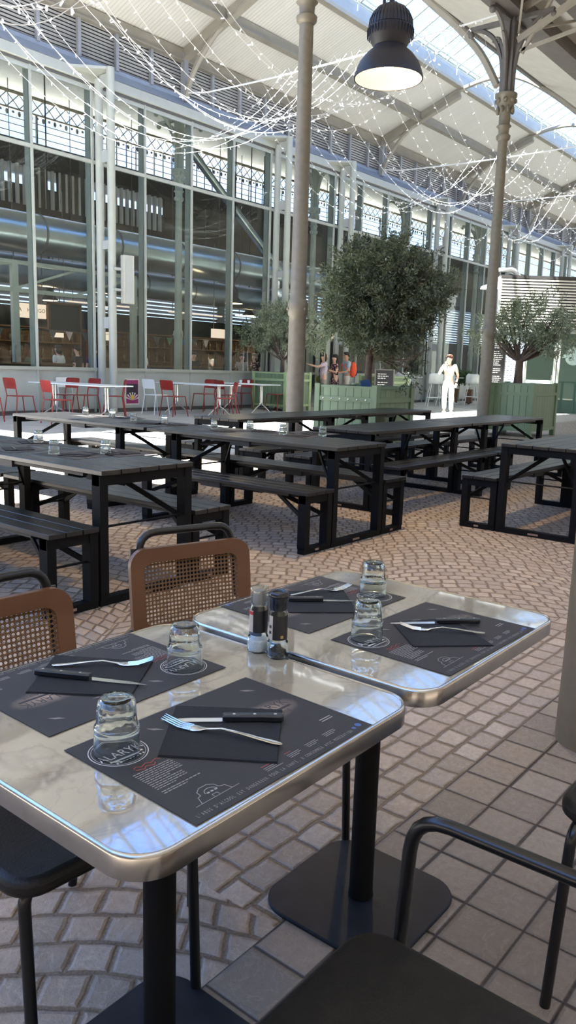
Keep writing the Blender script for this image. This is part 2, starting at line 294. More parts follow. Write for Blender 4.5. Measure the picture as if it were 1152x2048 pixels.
# ------------------------------------------------------------------ mesh builder
class MB:
    def __init__(s): s.v = []; s.f = []; s.k = []; s.mi = 0; s.X = None
    def add(s, vs, fs):
        b = len(s.v)
        for p in vs:
            p = Vector(p); s.v.append(tuple(s.X @ p) if s.X else tuple(p))
        for f in fs: s.f.append([b+i for i in f]); s.k.append(s.mi)
        return s
    def box(s, x0, x1, y0, y1, z0, z1):
        return s.add([(x0, y0, z0), (x1, y0, z0), (x1, y1, z0), (x0, y1, z0), (x0, y0, z1), (x1, y0, z1), (x1, y1, z1), (x0, y1, z1)],
                     [(0, 3, 2, 1), (4, 5, 6, 7), (0, 1, 5, 4), (1, 2, 6, 5), (2, 3, 7, 6), (3, 0, 4, 7)])
    def bar(s, a, b, w, h, up=(0, 0, 1)):
        a, b = Vector(a), Vector(b); d = (b-a).normalized(); up = Vector(up)
        if abs(d.dot(up)) > .98: up = Vector((0, 1, 0))
        sd = d.cross(up).normalized(); u = sd.cross(d); sd *= w/2; u *= h/2
        return s.add([a-sd-u, a+sd-u, a+sd+u, a-sd+u, b-sd-u, b+sd-u, b+sd+u, b-sd+u],
                     [(0, 1, 2, 3), (7, 6, 5, 4), (0, 4, 5, 1), (1, 5, 6, 2), (2, 6, 7, 3), (3, 7, 4, 0)])
    def tube(s, pts, r, seg=8, closed=False, caps=True, flat=1.):
        pts = [Vector(p) for p in pts]; n = len(pts)
        rs = r if isinstance(r, (list, tuple)) else [r]*n
        vs = []; nrm = None
        for i in range(n):
            if closed: t = pts[(i+1) % n]-pts[i-1]
            else: t = pts[min(i+1, n-1)]-pts[max(i-1, 0)]
            t = t.normalized() if t.length > 1e-9 else Vector((0, 0, 1))
            if nrm is None: nrm = t.cross(Vector((0, 0, 1)) if abs(t.z) < .9 else Vector((1, 0, 0))).normalized()
            else:
                nrm = nrm-t*nrm.dot(t); nrm = nrm.normalized() if nrm.length > 1e-6 else t.orthogonal().normalized()
            b = t.cross(nrm)
            for k in range(seg):
                a = 2*pi*k/seg; vs.append(pts[i]+nrm*(cos(a)*rs[i])+b*(sin(a)*rs[i]*flat))
        fs = []
        for i in range(n if closed else n-1):
            j = (i+1) % n
            for k in range(seg): l = (k+1) % seg; fs.append((i*seg+k, i*seg+l, j*seg+l, j*seg+k))
        if caps and not closed: fs.append(tuple(range(seg))[::-1]); fs.append(tuple((n-1)*seg+k for k in range(seg)))
        return s.add(vs, fs)
    def lathe(s, prof, cx=0, cy=0, seg=24, caps=True, flute=0, fl=None):
        vs = []; n = len(prof)
        for i, (r, z) in enumerate(prof):
            for k in range(seg):
                a = 2*pi*k/seg; q = r*(1+(flute*cos(a*12) if (fl and fl(i)) else 0)); vs.append((cx+q*cos(a), cy+q*sin(a), z))
        fs = [(i*seg+k, i*seg+(k+1) % seg, (i+1)*seg+(k+1) % seg, (i+1)*seg+k) for i in range(n-1) for k in range(seg)]
        if caps:
            if prof[0][0] > 1e-5: fs.append(tuple(range(seg))[::-1])
            if prof[-1][0] > 1e-5: fs.append(tuple((n-1)*seg+k for k in range(seg)))
        return s.add(vs, fs)
    def prism(s, poly, z0, z1):
        n = len(poly); vs = [(x, y, z0) for x, y in poly]+[(x, y, z1) for x, y in poly]
        fs = [tuple(range(n))[::-1], tuple(range(n, 2*n))]+[(i, (i+1) % n, n+(i+1) % n, n+i) for i in range(n)]
        return s.add(vs, fs)
    def ell(s, c, r, seg=12, rings=8):
        vs = [(c[0], c[1], c[2]-r[2])]
        for i in range(1, rings):
            t = -pi/2+pi*i/rings
            for k in range(seg): a = 2*pi*k/seg; vs.append((c[0]+r[0]*cos(t)*cos(a), c[1]+r[1]*cos(t)*sin(a), c[2]+r[2]*sin(t)))
        vs.append((c[0], c[1], c[2]+r[2])); e = len(vs)-1
        fs = [(0, 1+(k+1) % seg, 1+k) for k in range(seg)]
        for i in range(rings-2):
            for k in range(seg): a = 1+i*seg; l = (k+1) % seg; fs.append((a+k, a+l, a+seg+l, a+seg+k))
        a = 1+(rings-2)*seg; fs += [(a+k, a+(k+1) % seg, e) for k in range(seg)]
        return s.add(vs, fs)
    def quad(s, *p): return s.add(p, [tuple(range(len(p)))])
    def build(s, name, mats, parent=None, smooth=50, bevel=0, loc=None, seg=2):
        me = bpy.data.meshes.new(name); me.from_pydata(s.v, [], s.f)
        if not isinstance(mats, (list, tuple)): mats = [mats]
        for m in mats: me.materials.append(MAT[m] if isinstance(m, str) else m)
        if len(mats) > 1: me.polygons.foreach_set('material_index', s.k)
        if smooth:
            me.polygons.foreach_set('use_smooth', [True]*len(me.polygons)); me.set_sharp_from_angle(angle=RAD(smooth))
        me.update()
        o = bpy.data.objects.new(name, me); COL.objects.link(o)
        if parent: o.parent = parent
        if loc is not None: o.location = loc
        if bevel:
            b = o.modifiers.new('bevel', 'BEVEL'); b.width = bevel; b.segments = seg; b.limit_method = 'ANGLE'; b.angle_limit = RAD(40)
        return o

def tag(o, label=None, cat=None, group=None, kind=None):
    if label: o['label'] = label
    if cat: o['category'] = cat
    if group: o['group'] = group
    if kind: o['kind'] = kind
    return o
def thing(name, label, cat, loc=(0, 0, 0), rz=0., group=None, kind=None):
    o = bpy.data.objects.new(name, None); COL.objects.link(o); o.empty_display_size = .1
    o.location = loc; o.rotation_euler = (0, 0, rz); return tag(o, label, cat, group, kind)
def struct(o): o['kind'] = 'structure'; return o
def dup(root, loc, rz=None, label=None, group=None):
    def cp(o, par):
        c = o.copy(); COL.objects.link(c)
        if par is not None: c.parent = par
        for ch in KIDS.get(o.name, []): cp(ch, c)
        return c
    KIDS = {}
    for o in bpy.data.objects:
        if o.parent: KIDS.setdefault(o.parent.name, []).append(o)
    r = cp(root, None); r.location = loc
    if rz is not None: r.rotation_euler = (0, 0, rz)
    if label: r['label'] = label
    if group: r['group'] = group
    return r
def rrect(w, d, r, n=6, cx=0, cy=0):
    out = []
    for sx, sy, a0 in ((1, 1, 0), (-1, 1, 90), (-1, -1, 180), (1, -1, 270)):
        for k in range(n+1):
            a = RAD(a0+90*k/n); out.append((cx+sx*(w/2-r)+r*cos(a), cy+sy*(d/2-r)+r*sin(a)))
    return out
def bez(p, n=10):
    # smooth polyline through points (Catmull-Rom)
    p = [Vector(q) for q in p]; out = []
    for i in range(len(p)-1):
        a, b, c, d = p[max(i-1, 0)], p[i], p[i+1], p[min(i+2, len(p)-1)]
        for k in range(n):
            t = k/n; out.append(.5*((2*b)+(c-a)*t+(2*a-5*b+4*c-d)*t*t+(3*b-a-3*c+d)*t**3))
    out.append(p[-1]); return out
def fillet(pts, r, n=5):
    pts = [Vector(p) for p in pts]; out = [pts[0]]
    for i in range(1, len(pts)-1):
        a = (pts[i-1]-pts[i]); b = (pts[i+1]-pts[i]); q = min(r, a.length*.49, b.length*.49)
        A = pts[i]+a.normalized()*q; B = pts[i]+b.normalized()*q
        for k in range(n+1): t = k/n; out.append(A*(1-t)**2+pts[i]*2*t*(1-t)+B*t*t)
    out.append(pts[-1]); return out
_TX = {}
def text_geo(s):
    if s not in _TX:
        cu = bpy.data.curves.new('lettering', 'FONT'); cu.body = s; cu.size = 1; cu.resolution_u = 3; cu.align_x = 'CENTER'; cu.align_y = 'CENTER'
        ob = bpy.data.objects.new('lettering', cu); me = bpy.data.meshes.new_from_object(ob)
        _TX[s] = ([tuple(v.co) for v in me.vertices], [tuple(p.vertices) for p in me.polygons])
        bpy.data.objects.remove(ob); bpy.data.meshes.remove(me); bpy.data.curves.remove(cu)
    return _TX[s]
def write(mb, s, cx, cy, size, z=0., rot=0., sx=1., space=None, place=None):
    # flat lettering in the local XY plane (or through place(u, v))
    if space:
        tot = space*(len(s)-1); x = -tot/2
        for ch in s:
            if ch != ' ': write(mb, ch, cx+cos(rot)*x, cy+sin(rot)*x, size, z, rot, sx, None, place)
            x += space
        return
    vs, fs = text_geo(s); q = []
    for v in vs:
        a, b = v[0]*size*sx, v[1]*size; u, w = cx+a*cos(rot)-b*sin(rot), cy+a*sin(rot)+b*cos(rot)
        q.append(place(u, w) if place else (u, w, z))
    mb.add(q, fs)
def T(loc=(0, 0, 0), rz=0., rx=0., ry=0.):
    return Matrix.Translation(loc) @ Matrix.Rotation(rz, 4, 'Z') @ Matrix.Rotation(ry, 4, 'Y') @ Matrix.Rotation(rx, 4, 'X')

# ------------------------------------------------------------------ floor, facade, roof
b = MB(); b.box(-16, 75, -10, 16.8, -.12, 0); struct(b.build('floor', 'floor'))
b = MB(); b.box(-6, 75, 16.8, 40, -.12, .02); struct(b.build('floor_hall', 'interior_floor'))

FY = 16.85                                   # facade plane
MX = [11.2+1.69*k for k in range(-2, 22)]     # mullions
POLES = [13.03, 19.84, 23.29, 30.06, 37.1, 44.03]
DOOR_K = 8                                   # bay that holds the open door (21.34 .. 23.03)
for k in range(len(MX)-1):
    x0, x1 = MX[k], MX[k+1]
    w = thing('window_%d' % (k+1), None, None, (x0, FY, 0)); struct(w); L = x1-x0
    m = MB(); m.box(-.025, .025, -.05, .0, 0, 7.86); m.build('mullion', 'pole_white', w)
    m = MB(); m.box(-.04, .04, .02, .20, 1.1, 7.86); m.build('mullion_fin', 'fin_gray', w)
    m = MB(); m.box(.025, L-.025, -.045, .02, 1.07, 1.15); m.box(.025, L-.025, -.045, .03, 6.08, 6.16); m.box(.025, L-.025, -.02, .04, 7.74, 7.86); m.build('transom', 'pole_white', w)
    zb = 1.15
    if k == DOOR_K: zb = 2.78
    if k != DOOR_K:
        m = MB(); m.box(.025, L-.025, -.012, .06, .10, 1.07); m.build('sill_panel', 'facade_panel', w)
        m = MB(); m.box(-.025, L+.025, .0, .06, 0, .10); m.build('plinth', 'cast_dark', w)
    m = MB(); m.box(.02, L-.02, -.004, .004, zb, 6.08); m.box(.02, L-.02, -.004, .004, 6.16, 7.74); m.build('pane', 'facade_glass', w)
# the glazed door in its bay, leaf open
dx = MX[DOOR_K]
d = thing('door_1', None, None, (dx, FY, 0)); struct(d); L = 1.69
m = MB(); m.box(.03, .12, -.06, .06, 0, 2.7); m.box(1.02, 1.11, -.06, .06, 0, 2.7); m.box(1.56, 1.66, -.06, .06, 0, 2.7); m.box(.03, L-.03, -.06, .06, 2.62, 2.78); m.build('door_frame', 'pole_white', d)
m = MB(); m.box(1.11, 1.56, -.005, .005, .08, 2.6); m.build('side_pane', 'facade_glass', d)
m = MB(); m.box(1.11, 1.56, -.03, .03, 0, .08); m.box(1.11, 1.56, -.03, .03, 1.05, 1.09); m.build('side_rail', 'pole_white', d)
leaf = MB(); leaf.X = T((.14, -.05, 0), RAD(-62))
leaf.box(0, .07, -.03, .03, .02, 2.6); leaf.box(.80, .88, -.03, .03, .02, 2.6); leaf.box(0, .88, -.03, .03, 2.48, 2.6); leaf.box(0, .88, -.03, .03, .02, .14); DL = leaf.build('door_leaf', 'pole_white', d)
m = MB(); m.X = leaf.X; m.box(.07, .80, -.004, .004, .14, 2.48); m.build('leaf_pane', 'facade_glass', DL)
m = MB(); m.X = leaf.X; m.tube([(.76, -.09, .75), (.76, -.09, 1.85)], .017); m.bar((.76, -.03, .85), (.76, -.09, .85), .02, .02); m.bar((.76, -.03, 1.75), (.76, -.09, 1.75), .02, .02); m.build('door_handle', 'chrome', DL)

m = MB(); m.box(6, 50, FY-.10, FY+.12, 7.9, 8.14); struct(m.build('trim_1', 'pole_white', bevel=.02))
m = MB(); m.box(6, 50, FY-.05, FY+.3, 7.84, 7.9); struct(m.build('trim_2', 'cast_dark'))
m = MB(); m.quad((6, FY-.10, 8.145), (50, FY-.10, 8.145), (50, FY+.12, 8.40), (6, FY+.12, 8.40)); m.box(6, 50, FY+.10, FY+.2, 8.34, 8.47); struct(m.build('trim_3', 'capping'))
# louvred clerestory band
LX = 16.03
m = MB()
for i in range(13):
    z = 8.50+i*.080; m.bar((6, 17.0, z), (50, 17.0, z), .05, .018, up=(0, .75, .66))
lv = struct(m.build('trim_4', 'louvre')); 
m = MB(); m.box(6, 50, 17.12, 17.16, 8.4, 9.6); struct(m.build('wall_clerestory', 'dark_wall'))
m = MB()
for k in range(-8, 28):
    x = LX+1.13*k
    if 6 < x < 50: m.box(x-.045, x+.045, 16.90, 16.99, 8.44, 9.52)
struct(m.build('trim_5', 'louvre'))

def roofz(y): return 9.62+.372*(16.95-y)      # facade-side slope
m = MB(); y0, y1 = 17.15, 13.86; z0, z1 = roofz(y0), roofz(y1)
m.add([(5, y0, z0), (75, y0, z0), (75, y1, z1), (5, y1, z1), (5, y0, z0+.1), (75, y0, z0+.1), (75, y1, z1+.1), (5, y1, z1+.1)], [(0, 1, 2, 3), (7, 6, 5, 4), (0, 4, 5, 1), (3, 2, 6, 7)])
struct(m.build('ceiling_facade_side', 'roof_sheet'))
m = MB(); a, bb = (7.0, 8.88), (11.0, 10.35)
m.add([(5, a[0], a[1]), (75, a[0], a[1]), (75, bb[0], bb[1]), (5, bb[0], bb[1]), (5, a[0], a[1]+.1), (75, a[0], a[1]+.1), (75, bb[0], bb[1]+.1), (5, bb[0], bb[1]+.1)], [(3, 2, 1, 0), (4, 5, 6, 7), (0, 1, 5, 4), (2, 3, 7, 6)])
struct(m.build('ceiling_column_side', 'cream_paint'))
m = MB(); m.bar((5, 11.0, 10.38), (75, 11.0, 10.38), .10, .22); struct(m.build('trim_6', 'cast_dark'))
# skylight: curb, glazing bars, panes
m = MB(); m.box(5, 75, 13.78, 13.88, 10.80, 11.22); struct(m.build('trim_7', 'capping'))
m = MB(); m.box(5, 75, 13.70, 13.90, 10.70, 10.80); struct(m.build('trim_8', 'truss'))
sk = thing('skylight', 'long glazed skylight along the roof ridge', 'skylight', (0, 0, 0)); struct(sk)
m = MB(); x = 6.0
while x < 74: m.bar((x, 13.83, 11.25), (x, 12.4, 11.94), .05, .08); m.bar((x, 12.4, 11.94), (x, 10.95, 11.3), .05, .08); x += .72
m.bar((5, 12.4, 11.95), (75, 12.4, 11.95), .10, .14); m.bar((5, 10.95, 11.3), (75, 10.95, 11.3), .1, .1); m.bar((5, 13.83, 11.25), (75, 13.83, 11.25), .09, .09); m.build('glazing_bar', 'fin_gray', sk)
m = MB(); m.quad((5, 13.83, 11.29), (75, 13.83, 11.29), (75, 12.4, 11.98), (5, 12.4, 11.98)); m.quad((5, 12.4, 11.98), (75, 12.4, 11.98), (75, 10.95, 11.34), (5, 10.95, 11.34)); m.build('pane', 'skylight_glass', sk)
m = MB(); x = 6.3
while x < 74: m.bar((x, 13.55, 10.85), (x, 13.55, 11.25), .03, .03); x += 1.44
m.bar((5, 13.55, 11.25), (75, 13.55, 11.25), .035, .035); m.bar((5, 13.55, 11.05), (75, 13.55, 11.05), .025, .025); m.build('guard_rail', 'pole_white', sk)
# purlins
for i, (y, w_, h_, dz) in enumerate(((15.35, .10, .26, -.14), (16.93, .10, .30, -.17))):
    m = MB(); m.bar((5, y, roofz(y)+dz), (75, y, roofz(y)+dz), w_, h_); m.bar((5, y, roofz(y)+dz-h_/2), (75, y, roofz(y)+dz-h_/2), w_+.12, .03); struct(m.build('trim_%d' % (9+i), 'truss'))
# arched roof ribs
RIBS = [6.3, 16.03, 25.9, 32.2, 39.5, 46]
ARCH = [(16.86, 8.35), (16.55, 8.95), (16.05, 9.5), (15.3, 10.02), (14.5, 10.42), (13.86, 10.68), (13.0, 10.84), (12.2, 10.82), (11.5, 10.56), (10.7, 10.05), (9.9, 9.42), (9.3, 8.88), (8.7, 8.33), (8.15, 7.72), (7.75, 7.05)]
rib = None
LB = ['arched steel roof rib above the lit fairy net at top left', 'arched steel roof rib meeting the skylight left of the tall column', 'second arched roof rib beyond the pendant lamp', 'third arched roof rib far down the hall', 'fourth arched roof rib far down the hall', 'farthest arched roof rib at the end of the hall']
for i, x in enumerate(RIBS):
    if rib is None:
        rib = thing('roof_rib', LB[i], 'roof beam', (x, 0, 0), 0, 'roof ribs')
        m = MB(); m.tube(bez([Vector((0, p[0], p[1])) for p in ARCH], 4), .075, 6); m.build('arch', 'truss', rib)
        m = MB(); m.bar((0, 17.0, roofz(17)-.17), (0, 13.86, roofz(13.86)-.17), .09, .30, up=(0, .35, 1)); m.bar((0, 17.0, roofz(17)-.32), (0, 13.86, roofz(13.86)-.32), .20, .03, up=(0, .35, 1)); m.build('rafter', 'truss', rib)
        m = MB(); m.bar((0, 16.86, 8.3), (0, 16.9, 9.5), .14, .16); m.build('rib_foot', 'louvre', rib)
    else: dup(rib, (x, 0, 0), None, LB[i])

# cast iron columns ------------------------------------------------
def column(name, label, x, y, mat, top=8.3, brack=True, plain_base=False, group=None):
    t = thing(name, label, 'column', (x, y, 0), 0, group)
    r = .115
    m = MB(); m.lathe([(r*1.25, 0), (r*1.25, .10), (r*1.12, .16), (r*1.08, 1.98), (r*1.08, 2.05), (r*1.25, 2.07), (r*1.27, 2.24), (r*1.12, 2.27), (r, 2.3), (r*.84, 5.95)], seg=20); m.build('shaft', mat, t)
    m = MB(); m.lathe([(r*.86, 5.92), (r*1.2, 5.96), (r*1.25, 6.02), (r*.9, 6.06), (r*.95, 6.16), (r*1.3, 6.2), (r*.95, 6.24), (r*1.0, 6.42), (r*1.1, 6.5), (r*1.55, 6.62), (r*1.7, 6.72), (r*1.9, 6.74), (r*1.9, 6.80), (r*.9, 6.82)], seg=20)
    for k in range(8):
        a = 2*pi*k/8; m.ell((r*1.35*cos(a), r*1.35*sin(a), 6.50), (.04, .04, .07), 8, 5); m.ell((r*1.6*cos(a+.39), r*1.6*sin(a+.39), 6.66), (.045, .045, .05), 8, 5)
    m.build('capital', mat, t)
    m = MB()
    for k in range(3): a = 2*pi*k/3+.4; m.ell((r*1.27*cos(a), r*1.27*sin(a), 2.15), (.025, .025, .025), 8, 5)
    m.build('bolt', mat, t)
    if brack:
        mm = 'cast_dark' if mat != 'frame_green' else mat
        m = MB(); m.box(-.09, .09, -.11, .11, 6.8, top); m.box(-.13, .13, -.03, .03, 6.8, top); m.build('post', mm, t)
        for sx, sy in ((0, 1), (1, 0), (-1, 0), (0, -1)):
            m = MB(); P = [(.12, 6.82), (.13, 7.25), (.20, 7.6), (.36, 7.9), (.60, 8.08), (.82, 8.13)]
            m.tube([Vector((sx*q, sy*q, z)) for q, z in [(c.x, c.z) for c in bez([Vector((p, 0, z)) for p, z in P], 4)]], .045, 6)
            m.bar((sx*.1, sy*.1, 8.15), (sx*.86, sy*.86, 8.15), .10, .08)
            sp = [(.27+.10*(1-.12*i)*cos(i*.7), 7.82+.10*(1-.12*i)*sin(i*.7)) for i in range(8)]
            m.tube([Vector((sx*q, sy*q, z)) for q, z in sp], .028, 6); m.bar((sx*.1, sy*.1, 7.5), (sx*.22, sy*.22, 7.85), .03, .05)
            m.ell((sx*.86, sy*.86, 8.07), (.07, .07, .07), 8, 6)
            m.build('bracket', mm, t)
    return t
column('cast_iron_column', 'slim painted iron column rising in front of the olive tree on the left, nearest full column', 9.25, 7.35, 'cast_iron', brack=True)
column('cast_iron_column', 'iron column with leafy capital beside the right green planter', 15.87, 7.46, 'cast_iron')
for x, l in ((9.75, 'interior iron column behind the glass at far left'), (16.65, 'interior iron column behind the glass left of the olive tree'), (23.1, 'interior iron column behind the glass above the open door'), (29.2, 'interior iron column behind the glass right of the dark tree'), (35.9, 'interior iron column far behind the glass above the white stools')):
    column('hall_column', l, x, 17.75, 'frame_green')
# near plain pillar at right edge of the picture
m = MB(); m.lathe([(.145, 0), (.14, .3), (.135, 4.6), (.12, 8.9)], 2.86, .80, 28); tag(m.build('stone_pillar', 'pillar_tan'), 'tan pillar at the right edge, beside the right table', 'pillar')

# girder over the columns, gutter and aisle roof
m = MB(); m.box(-6, 75, 7.26, 7.50, 8.2, 8.72); m.box(-6, 75, 7.16, 7.60, 8.17, 8.22); struct(m.build('trim_11', 'girder'))
m = MB(); m.box(-6, 75, 6.65, 7.26, 8.56, 8.66); struct(m.build('trim_12', 'cream_paint'))
m = MB(); m.box(-6, 75, 6.35, 6.65, 8.35, 8.75); struct(m.build('trim_13', 'girder'))
m = MB(); a, bb, cc = (6.4, 8.70), (2.2, 10.2), (-2.6, 8.5)
m.add([(-6, a[0], a[1]), (75, a[0], a[1]), (75, bb[0], bb[1]), (-6, bb[0], bb[1]), (75, cc[0], cc[1]), (-6, cc[0], cc[1])], [(0, 1, 2, 3), (3, 2, 4, 5)])
struct(m.build('ceiling_aisle', 'cream_paint'))
m = MB(); m.bar((-6, 4.8, 9.15), (75, 4.8, 9.15), .08, .2); m.bar((-6, 3.4, 9.65), (75, 3.4, 9.65), .08, .2); struct(m.build('trim_14', 'truss'))
LB = ['open steel truss springing from the column capital at top right', 'open steel truss beyond the top right column']
for i, x in enumerate((15.87, 25.9)):
    t = thing('aisle_truss', LB[i], 'truss', (x, 0, 0))
    m = MB(); m.bar((0, 7.3, 7.75), (0, 2.2, 9.95), .08, .12); m.bar((0, 7.3, 8.3), (0, 2.2, 10.1), .08, .12); m.build('chord', 'truss', t)
    m = MB(); m.bar((0, 7.3, 7.55), (0, 4.6, 7.9), .05, .06); m.bar((0, 7.2, 7.5), (0, 6.55, 8.55), .05, .06); m.bar((0, 6.5, 8.05), (0, 5.9, 8.75), .04, .05); m.bar((0, 5.9, 8.3), (0, 5.2, 9.0), .04, .05); m.bar((0, 7.3, 7.9), (1.6, 6.5, 8.5), .04, .05); m.bar((0, 7.3, 7.9), (-1.6, 6.5, 8.5), .04, .05); m.build('web', 'truss', t)

# steel poles in front of the glass
PL = ['steel pole pair carrying the white loudspeaker', 'steel pole pair just left of the near column', 'steel pole pair right of the open door', 'steel pole pair right of the dark olive tree', 'steel pole pair above the right planter', 'farthest steel pole pair at the right edge of the facade']
for i, x in enumerate(POLES):
    t = thing('steel_pole', PL[i], 'pole', (x, FY, 0), 0, 'poles along the glass front')
    m = MB(); m.tube([(0, -.13, 0), (0, -.13, 8.0)], .10, 16); m.build('inner_pole', 'pole_white', t)
    m = MB(); m.tube([(0.02, -.55, 0), (0.02, -.55, 8.2)], .10, 16); m.build('outer_pole', 'pole_white', t)
    for z0, z1 in ((2.14, 2.42), (4.07, 4.27), (6.1, 6.37), (7.8, 8.08)):
        m = MB(); m.box(-.015, .03, -.5, -.18, z0, z1); m.build('bracket_plate', 'steel_gray', t)
    m = MB(); m.add([(-.9, -.06, 8.12), (.06, -.6, 8.22), (.06, -.06, 8.12), (-.9, -.06, 8.06), (.06, -.6, 8.16), (.06, -.06, 8.06)], [(0, 1, 2), (5, 4, 3), (0, 3, 4, 1), (1, 4, 5, 2), (2, 5, 3, 0)]); m.build('top_arm', 'pole_white', t)
m = MB(); m.box(-.02, .28, -.16, .0, 0, 1.17)
t = thing('loudspeaker', 'tall narrow loudspeaker mounted on the left steel pole', 'loudspeaker', (13.22, 16.16, 2.75), RAD(-12))
m.build('cabinet', 'speaker_box', t, bevel=.012); m = MB(); m.box(.03, .23, -.168, -.16, .04, 1.13); m.build('grille', 'steel_gray', t); m = MB(); m.box(-.22, -.01, -.08, .14, .3, .36); m.box(-.22, -.01, -.08, .14, .8, .86); m.build('clamp', 'steel_gray', t)
# poster on the sill panel
t = thing('poster', 'magenta and black event poster taped to the grey sill panel', 'poster', (13.87, 16.835, .18))
m = MB(); m.box(0, .48, -.006, 0, 0, .70); m.build('paper', 'poster_paper', t)
m = MB(); m.box(.03, .45, -.008, -.006, .04, .66); m.build('magenta_ground', 'poster_magenta', t)
m = MB(); m.box(.05, .43, -.010, -.008, .25, .56); m.build('dark_picture', 'poster_dark', t)
m = MB()
for k in range(7):
    a = RAD(20+k*23); m.quad((.24, -.011, .12), (.24+.24*cos(a-.1), -.011, .12+.22*sin(a-.1)), (.24+.24*cos(a+.1), -.011, .12+.22*sin(a+.1)))
m.build('white_rays', 'poster_paper', t)
m = MB(); m.ell((.24, -.010, .2), (.06, .003, .07)); m.build('yellow_shape', 'poster_yellow', t)

m = MB(); m.box(-16, 75, -6.2, -6, 0, 9.5); struct(m.build('wall_blocker_street', 'blocker_wall_stone')); m = MB(); m.box(-14.2, -14, -10, 33, 0, 9.5); struct(m.build('wall_blocker_end', 'blocker_wall_stone'))  # unseen walls added behind the camera to block sky light and glass reflections
# ------------------------------------------------------------------ the hall behind the glass
m = MB(); m.box(-2, 75, 33, 33.1, 0, 3.7); m.box(-2, 75, 33, 33.1, 6.5, 9); struct(m.build('wall_back', 'dark_wall'))
m = MB()
for i in range(14): m.bar((-2, 33, 3.8+i*.2), (75, 33, 3.8+i*.2), .16, .02, up=(0, .8, .6))
for i in range(26): m.box(i*3.0-2, i*3.0-1.4, 32.95, 33.15, 3.7, 6.5)
struct(m.build('trim_15', 'louvre'))
m = MB(); m.box(-2, 75, 27, 27.15, 8.3, 9.15); m.box(-2, 75, 27, 27.15, 5.9, 6.9); struct(m.build('wall_upper', 'dark_wall'))
m = MB()
for x0, x1 in ((-2, 14.6), (17.9, 18.6), (19.1, 20.3), (24.5, 75)): m.box(x0, x1, 27, 27.15, 6.9, 8.3)
struct(m.build('wall_upper_piers', 'dark_wall'))
m = MB(); x = 14.6
while x < 24.5: m.box(x, x+.08, 26.95, 27.1, 6.9, 8.3); x += .3
struct(m.build('trim_16', 'steel_gray'))
m = MB(); m.add([(-2, 17.2, 8.95), (75, 17.2, 8.95), (75, 27.2, 10.75), (-2, 27.2, 10.75)], [(3, 2, 1, 0)]); m.add([(-2, 27.0, 8.4), (75, 27.0, 8.4), (75, 33.2, 9.4), (-2, 33.2, 9.4)], [(3, 2, 1, 0)]); struct(m.build('ceiling_hall', 'cream_paint'))
lg = thing('lattice_girder', 'lattice girder with hanging scallops across the top of the hall behind the glass', 'girder', (0, 27, 0))
m = MB(); m.box(-2, 75, -.05, .05, 10.6, 10.7); m.box(-2, 75, -.05, .05, 10.08, 10.14); x = -2
while x < 60: m.bar((x, 0, 10.14), (x+.5, 0, 10.62), .03, .035); m.bar((x+.5, 0, 10.14), (x, 0, 10.62), .03, .035); x += .5
m.build('lattice', 'cast_iron', lg)
m = MB(); x = -2
while x < 60: m.ell((x, 0, 9.97), (.07, .04, .10), 6, 4); m.ell((x+.25, 0, 10.0), (.06, .04, .05), 6, 4); x += .5
m.build('scallop_trim', 'cast_dark', lg)
m = MB(); x = 0.
while x < 60:
    m.bar((x, 0, 9.1), (x, 0, 10.1), .07, .07); x += 2.6
for z in (9.35, 9.6, 9.82): m.bar((-2, .02, z), (60, .02, z), .03, .03)
x = 20.4
while x < 34: m.bar((x, 0, 9.1), (x, 0, 10.1), .04, .04); x += .5
m.build('window_bar', 'cast_dark', lg)
def duct(y, z, r, mat, label, x0, x1):
    t = thing('air_duct', label, 'duct', (0, y, z)); m = MB(); m.tube([(x0, 0, 0), (x1, 0, 0)], r, 28); m.build('pipe', mat, t)
    x = x0+1
    while x < min(x1, 46): g = MB(); g.tube([(x-.03, 0, 0), (x+.03, 0, 0)], r*1.03, 28); g.build('joint_ring', 'cast_dark', t); x += 2.1 if r < .5 else 2.6
    g = MB()
    x = x0+2
    while x < x1: g.bar((x, 0, r*.9), (x, 0, r+1.2), .02, .02); x += 4
    g.build('hanger', 'cast_dark', t)
duct(20.0, 4.72, .54, 'duct', 'large shiny metal air duct, upper of the two behind the glass', 2, 30)
duct(20.6, 3.80, .40, 'duct_blue', 'dark bluish air duct, lower of the two behind the glass', 2, 26)
t = thing('air_duct', 'diagonal metal pipe running down behind the glass near the centre column', 'duct', (20.6, 19.5, 0)); m = MB(); m.tube([(-2.2, 0, 8.3), (5.5, 0, 2.9)], .13, 14); m.build('pipe', 'duct', t)
t = thing('steel_portal_frame', 'pale green braced steel frame standing inside the hall at left', 'frame', (0, 18.66, 0))
for x in (8.0, 11.8, 15.7): m = MB(); m.box(x-.09, x+.09, -.06, .06, .02, 3.78 if x > 9 else 3.78); m.build('post', 'frame_green', t)
for z in (3.05, 3.74): m = MB(); m.box(5, 15.8, -.05, .05, z-.05, z+.05); m.build('rail', 'frame_green', t)
for x0, x1 in ((5, 8), (8, 11.8), (11.8, 13.7), (13.7, 15.7)): m = MB(); m.bar((x0, 0, 3.08), (x1, 0, 3.72), .05, .06); m.build('brace', 'frame_green', t)
m = MB(); m.box(13.72, 14.78, 19.96, 20.0, 2.13, 2.90)
t = thing('chalkboard', 'large blank chalkboard hanging inside the hall', 'chalkboard', (0, 0, 0)); m.build('slate', 'chalkboard', t); m = MB()
for q in ((13.68, 14.82, 2.88, 2.94), (13.68, 14.82, 2.09, 2.15), (13.68, 13.74, 2.09, 2.94), (14.76, 14.82, 2.09, 2.94)): m.box(q[0], q[1], 19.94, 20.02, q[2], q[3])
m.build('wooden_frame', 'wood_brown', t); m = MB(); m.bar((14.25, 20, 2.9), (14.25, 20, 6), .02, .02); m.build('hanger', 'cast_dark', t)
